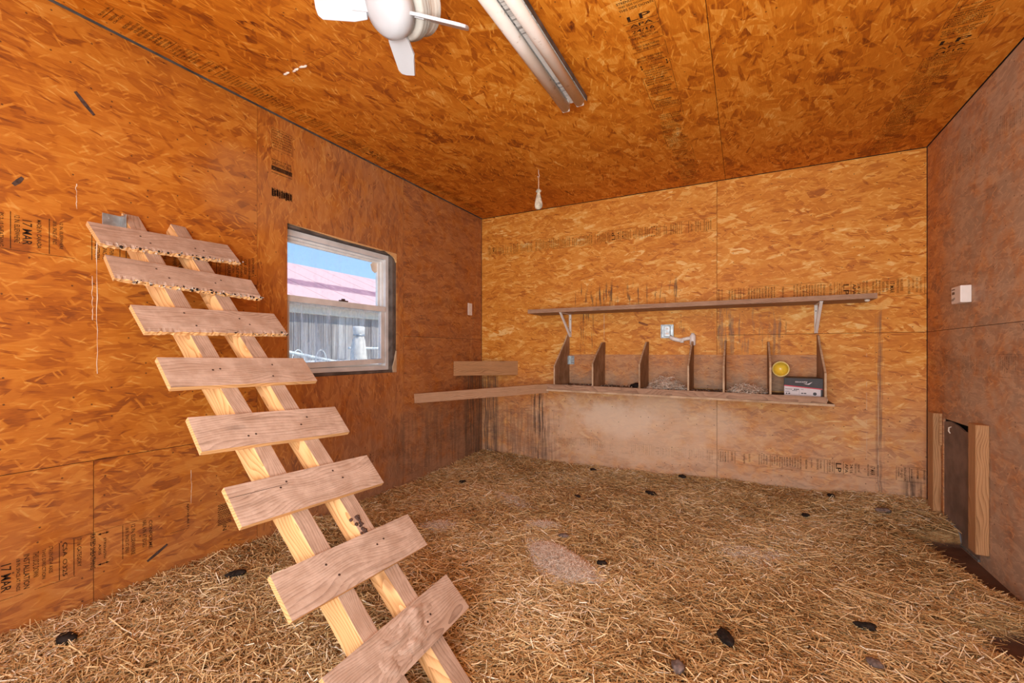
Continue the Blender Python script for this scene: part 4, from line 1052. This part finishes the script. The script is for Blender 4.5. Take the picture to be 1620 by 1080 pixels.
# ------------------------------------------------------------------ pop door in the right wall
pd = empty('pop_door', 'brown dirty sliding pop door panel between two pine posts on the right wall', 'door', (XR, 3.36, 0))
bm = bmesh.new(); bbox(bm, (.003, -.225, .018), (.013, .236, .662)); bmesh.ops.subdivide_edges(bm, edges=list(bm.edges), cuts=4, use_grid_fill=True)
for v in bm.verts:
    if v.co.z > .66: v.co.z += .012 * math.sin(v.co.y * 21) - (.020 if v.co.y > .06 else 0) * -1
bm_obj('door_panel', bm, M['flap'], pd)
box('sill_strip', (-.004, -.22, .010), (.010, .23, .022), M['galv'], pd, .001)
bm = bmesh.new(); tube(bm, [(-.002, .115, .655), (-.014, .112, .650), (-.016, .108, .630), (-.010, .105, .618)], .0035, 6); bm_obj('hook', bm, M['caulk'], pd, True)
box('backing', (.050, -.26, .0), (.060, .26, .72), M['gap'], wr, 0).location = (XR, 3.36, 0)
def post(y0, y1, x0, z0, z1, label):
    L = z1 - z0
    bm = bmesh.new(); bbox(bm, (0, 0, 0), (L, y1 - y0, -x0 - .001)); bevel(bm, .003)
    o = bm_obj('door_post', bm, M['post']); o.matrix_basis = basis(Vector((0, 0, 1)), Vector((0, -1, 0)), Vector((1, 0, 0)), (XR + x0, y1, z0))
    return tag(o, label, 'post')
post(3.625, 3.715, -.040, .060, .715, 'pine post at the far side of the pop door, near the back corner')
post(3.020, 3.105, -.052, .085, .728, 'pine post at the near side of the pop door')
o = box('guide_strip', (XR - .014, 3.612, .52), (XR - .001, 3.622, .715), M['post'], None, .001); tag(o, 'thin pine guide strip beside the far post of the pop door', 'strip')

# ------------------------------------------------------------------ fluorescent fixture
fx = empty('fluorescent_fixture', 'long white two tube shop light on the ceiling with rusty dusty tubes', 'ceiling light', (-.79, 1.60, ZC))
bm = bmesh.new()
prof = [(-.072, -.062), (-.066, -.060), (-.050, -.040), (-.022, -.030), (-.014, -.056), (.014, -.056), (.022, -.030), (.050, -.040), (.066, -.060), (.072, -.062), (.060, -.034), (.034, -.004), (-.034, -.004), (-.060, -.034)]
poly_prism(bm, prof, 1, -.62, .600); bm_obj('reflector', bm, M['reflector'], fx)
for sx, y1_ in ((-1, .62), (1, .60)):
    bm = bmesh.new(); tube(bm, [(sx * .042, -.60, -.068), (sx * .042, y1_ - .022, -.070)], .026, 20); bm_obj('lamp_tube', bm, M['tube'], fx, True)
    for ye in (-.615, y1_ - .016):
        bm = bmesh.new(); bbox(bm, (sx * .042 - .020, ye - .010, -.090), (sx * .042 + .020, ye + .010, -.030)); bevel(bm, .004, 2); bm_obj('lamp_holder', bm, M['tube'], fx)
for sx in (-1, 1):
    bm = bmesh.new(); bbox(bm, (sx * .0735 - .0008, -.62, -.066), (sx * .0735 + .0008, .605, -.040)); bm_obj('reflector_lip', bm, M['stud'], fx)

# ------------------------------------------------------------------ tilted ceiling fan
Rv = Vector((math.cos(YAW), math.sin(YAW), 0)); Fv = Vector((-math.sin(YAW), math.cos(YAW), 0)); Uv = Vector((0, 0, 1))
def rfu(r, f, u): return Rv * r + Fv * f + Uv * u
HUB = rfu(-.372, 1.30, 1.088 + 1.000)
nrm = rfu(-.58, -.52, -.62).normalized()                # the way the hub faces
fan = empty('ceiling_fan', 'small white ceiling fan hanging tilted at the top of the picture', 'fan', HUB)
xa = (Rv - nrm * Rv.dot(nrm)).normalized(); ya = nrm.cross(xa); FM = basis(xa, ya, nrm, (0, 0, 0))
bm = bmesh.new(); lathe(bm, [(0, .030), (.035, .027), (.062, .016), (.077, -.002), (.080, -.020), (.078, -.045), (0, -.045)], 48, 0, FM); bm_obj('hub', bm, M['fan_white'], fan, True)
bm = bmesh.new(); pr = [(0, -.052), (.050, -.052), (.086, -.060)]
for k in range(8): pr += [(.094 + .004 * math.sin(k), -.066 - k * .010), (.090, -.071 - k * .010)]
pr += [(.085, -.150), (.04, -.165), (0, -.165)]
lathe(bm, pr, 48, 0, FM); bm_obj('motor_housing', bm, M['fan_dusty'], fan, True)
def blade(axis, wide, r0, L, w0, w1, skew=0.0):
    ax = rfu(*axis).normalized(); wd_ = rfu(*wide); wd_ = (wd_ - ax * wd_.dot(ax)).normalized(); nn = ax.cross(wd_)
    bm = bmesh.new(); pts = [(r0, -w0 / 2), (r0 + L * .25, -w1 * .46), (r0 + L * .88, -w1 / 2), (r0 + L * .97, -w1 * .40), (r0 + L, -w1 * .2), (r0 + L, w1 * .2), (r0 + L * (.97 - skew), w1 * .40), (r0 + L * (.88 - skew), w1 / 2), (r0 + L * .25, w1 * .46), (r0, w0 / 2)]
    poly_prism(bm, pts, 2, -.0045, .0045)
    bmesh.ops.bevel(bm, geom=list(bm.edges), offset=.0012, segments=1, affect='EDGES')
    Mx = basis(ax, wd_, nn, -nrm * .012); bm.transform(Mx); b = bm_obj('blade', bm, M['fan_white'], fan)
    bm = bmesh.new(); bbox(bm, (.045, -.014, -.007), (.110, .014, -.003)); bevel(bm, .001); bm.transform(Mx); bm_obj('blade_arm', bm, M['fan_white'], b)
blade((-1, .12, .20), (0, -.61, .79), .066, .165, .065, .090)
blade((.98, .10, -.17), (-.10, .80, .50), .055, .185, .06, .095)
blade((.10, .80, -.30), (.86, -.30, -.10), .060, .150, .045, .075, .35)
blade((-.16, -.80, .50), (.86, -.30, -.10), .060, .175, .045, .085)
top = HUB - nrm * .16
mt_ = Vector((top.x, top.y, ZC)); bm = bmesh.new(); tube(bm, [top - HUB, (top - HUB) * 1.0 + Vector((.0, 0, .05)), Vector((top.x, top.y, ZC - .03)) - HUB], .012, 12); bm_obj('downrod', bm, M['fan_white'], fan, True)
bm = bmesh.new(); lathe(bm, [(0, -.06), (.02, -.058), (.045, -.03), (.058, -.003), (0, -.003)], 32, 0, Matrix.Translation(mt_ - HUB)); bm_obj('canopy', bm, M['fan_white'], fan, True)

# ------------------------------------------------------------------ tuft hanging on a cord
hg = empty('hanging_bag', 'small pale knotted bag hanging on a cord from a ceiling hook', 'bag', (-1.352, 3.015, ZC))
bm = bmesh.new(); tube(bm, [(0, 0, -.001), (0, 0, -.03), (.006, 0, -.045), (.004, 0, -.058), (-.006, 0, -.056), (-.007, 0, -.046)], .0022, 6); bm_obj('hook', bm, M['caulk'], hg, True)
bm = bmesh.new(); tube(bm, [(0, 0, -.052), (.001, 0, -.1), (0, 0, -.150)], .004, 8); bm_obj('cord', bm, simple('peach_cord', (.66, .42, .26), .8), hg, True)
bm = bmesh.new(); lathe(bm, [(0, -.143), (.010, -.146), (.021, -.160), (.015, -.168), (.010, -.172), (.016, -.19), (.026, -.235), (.031, -.262), (.026, -.284), (.012, -.294), (0, -.296)], 24)
for v in bm.verts:
    a = math.atan2(v.co.y, v.co.x); f_ = 1 + .08 * math.sin(a * 6 + v.co.z * 40); v.co.x *= f_; v.co.y *= f_ * .8
bm_obj('bag', bm, simple('pale_cloth', (.58, .54, .42), .7, var=.3, sc=30), hg, True)
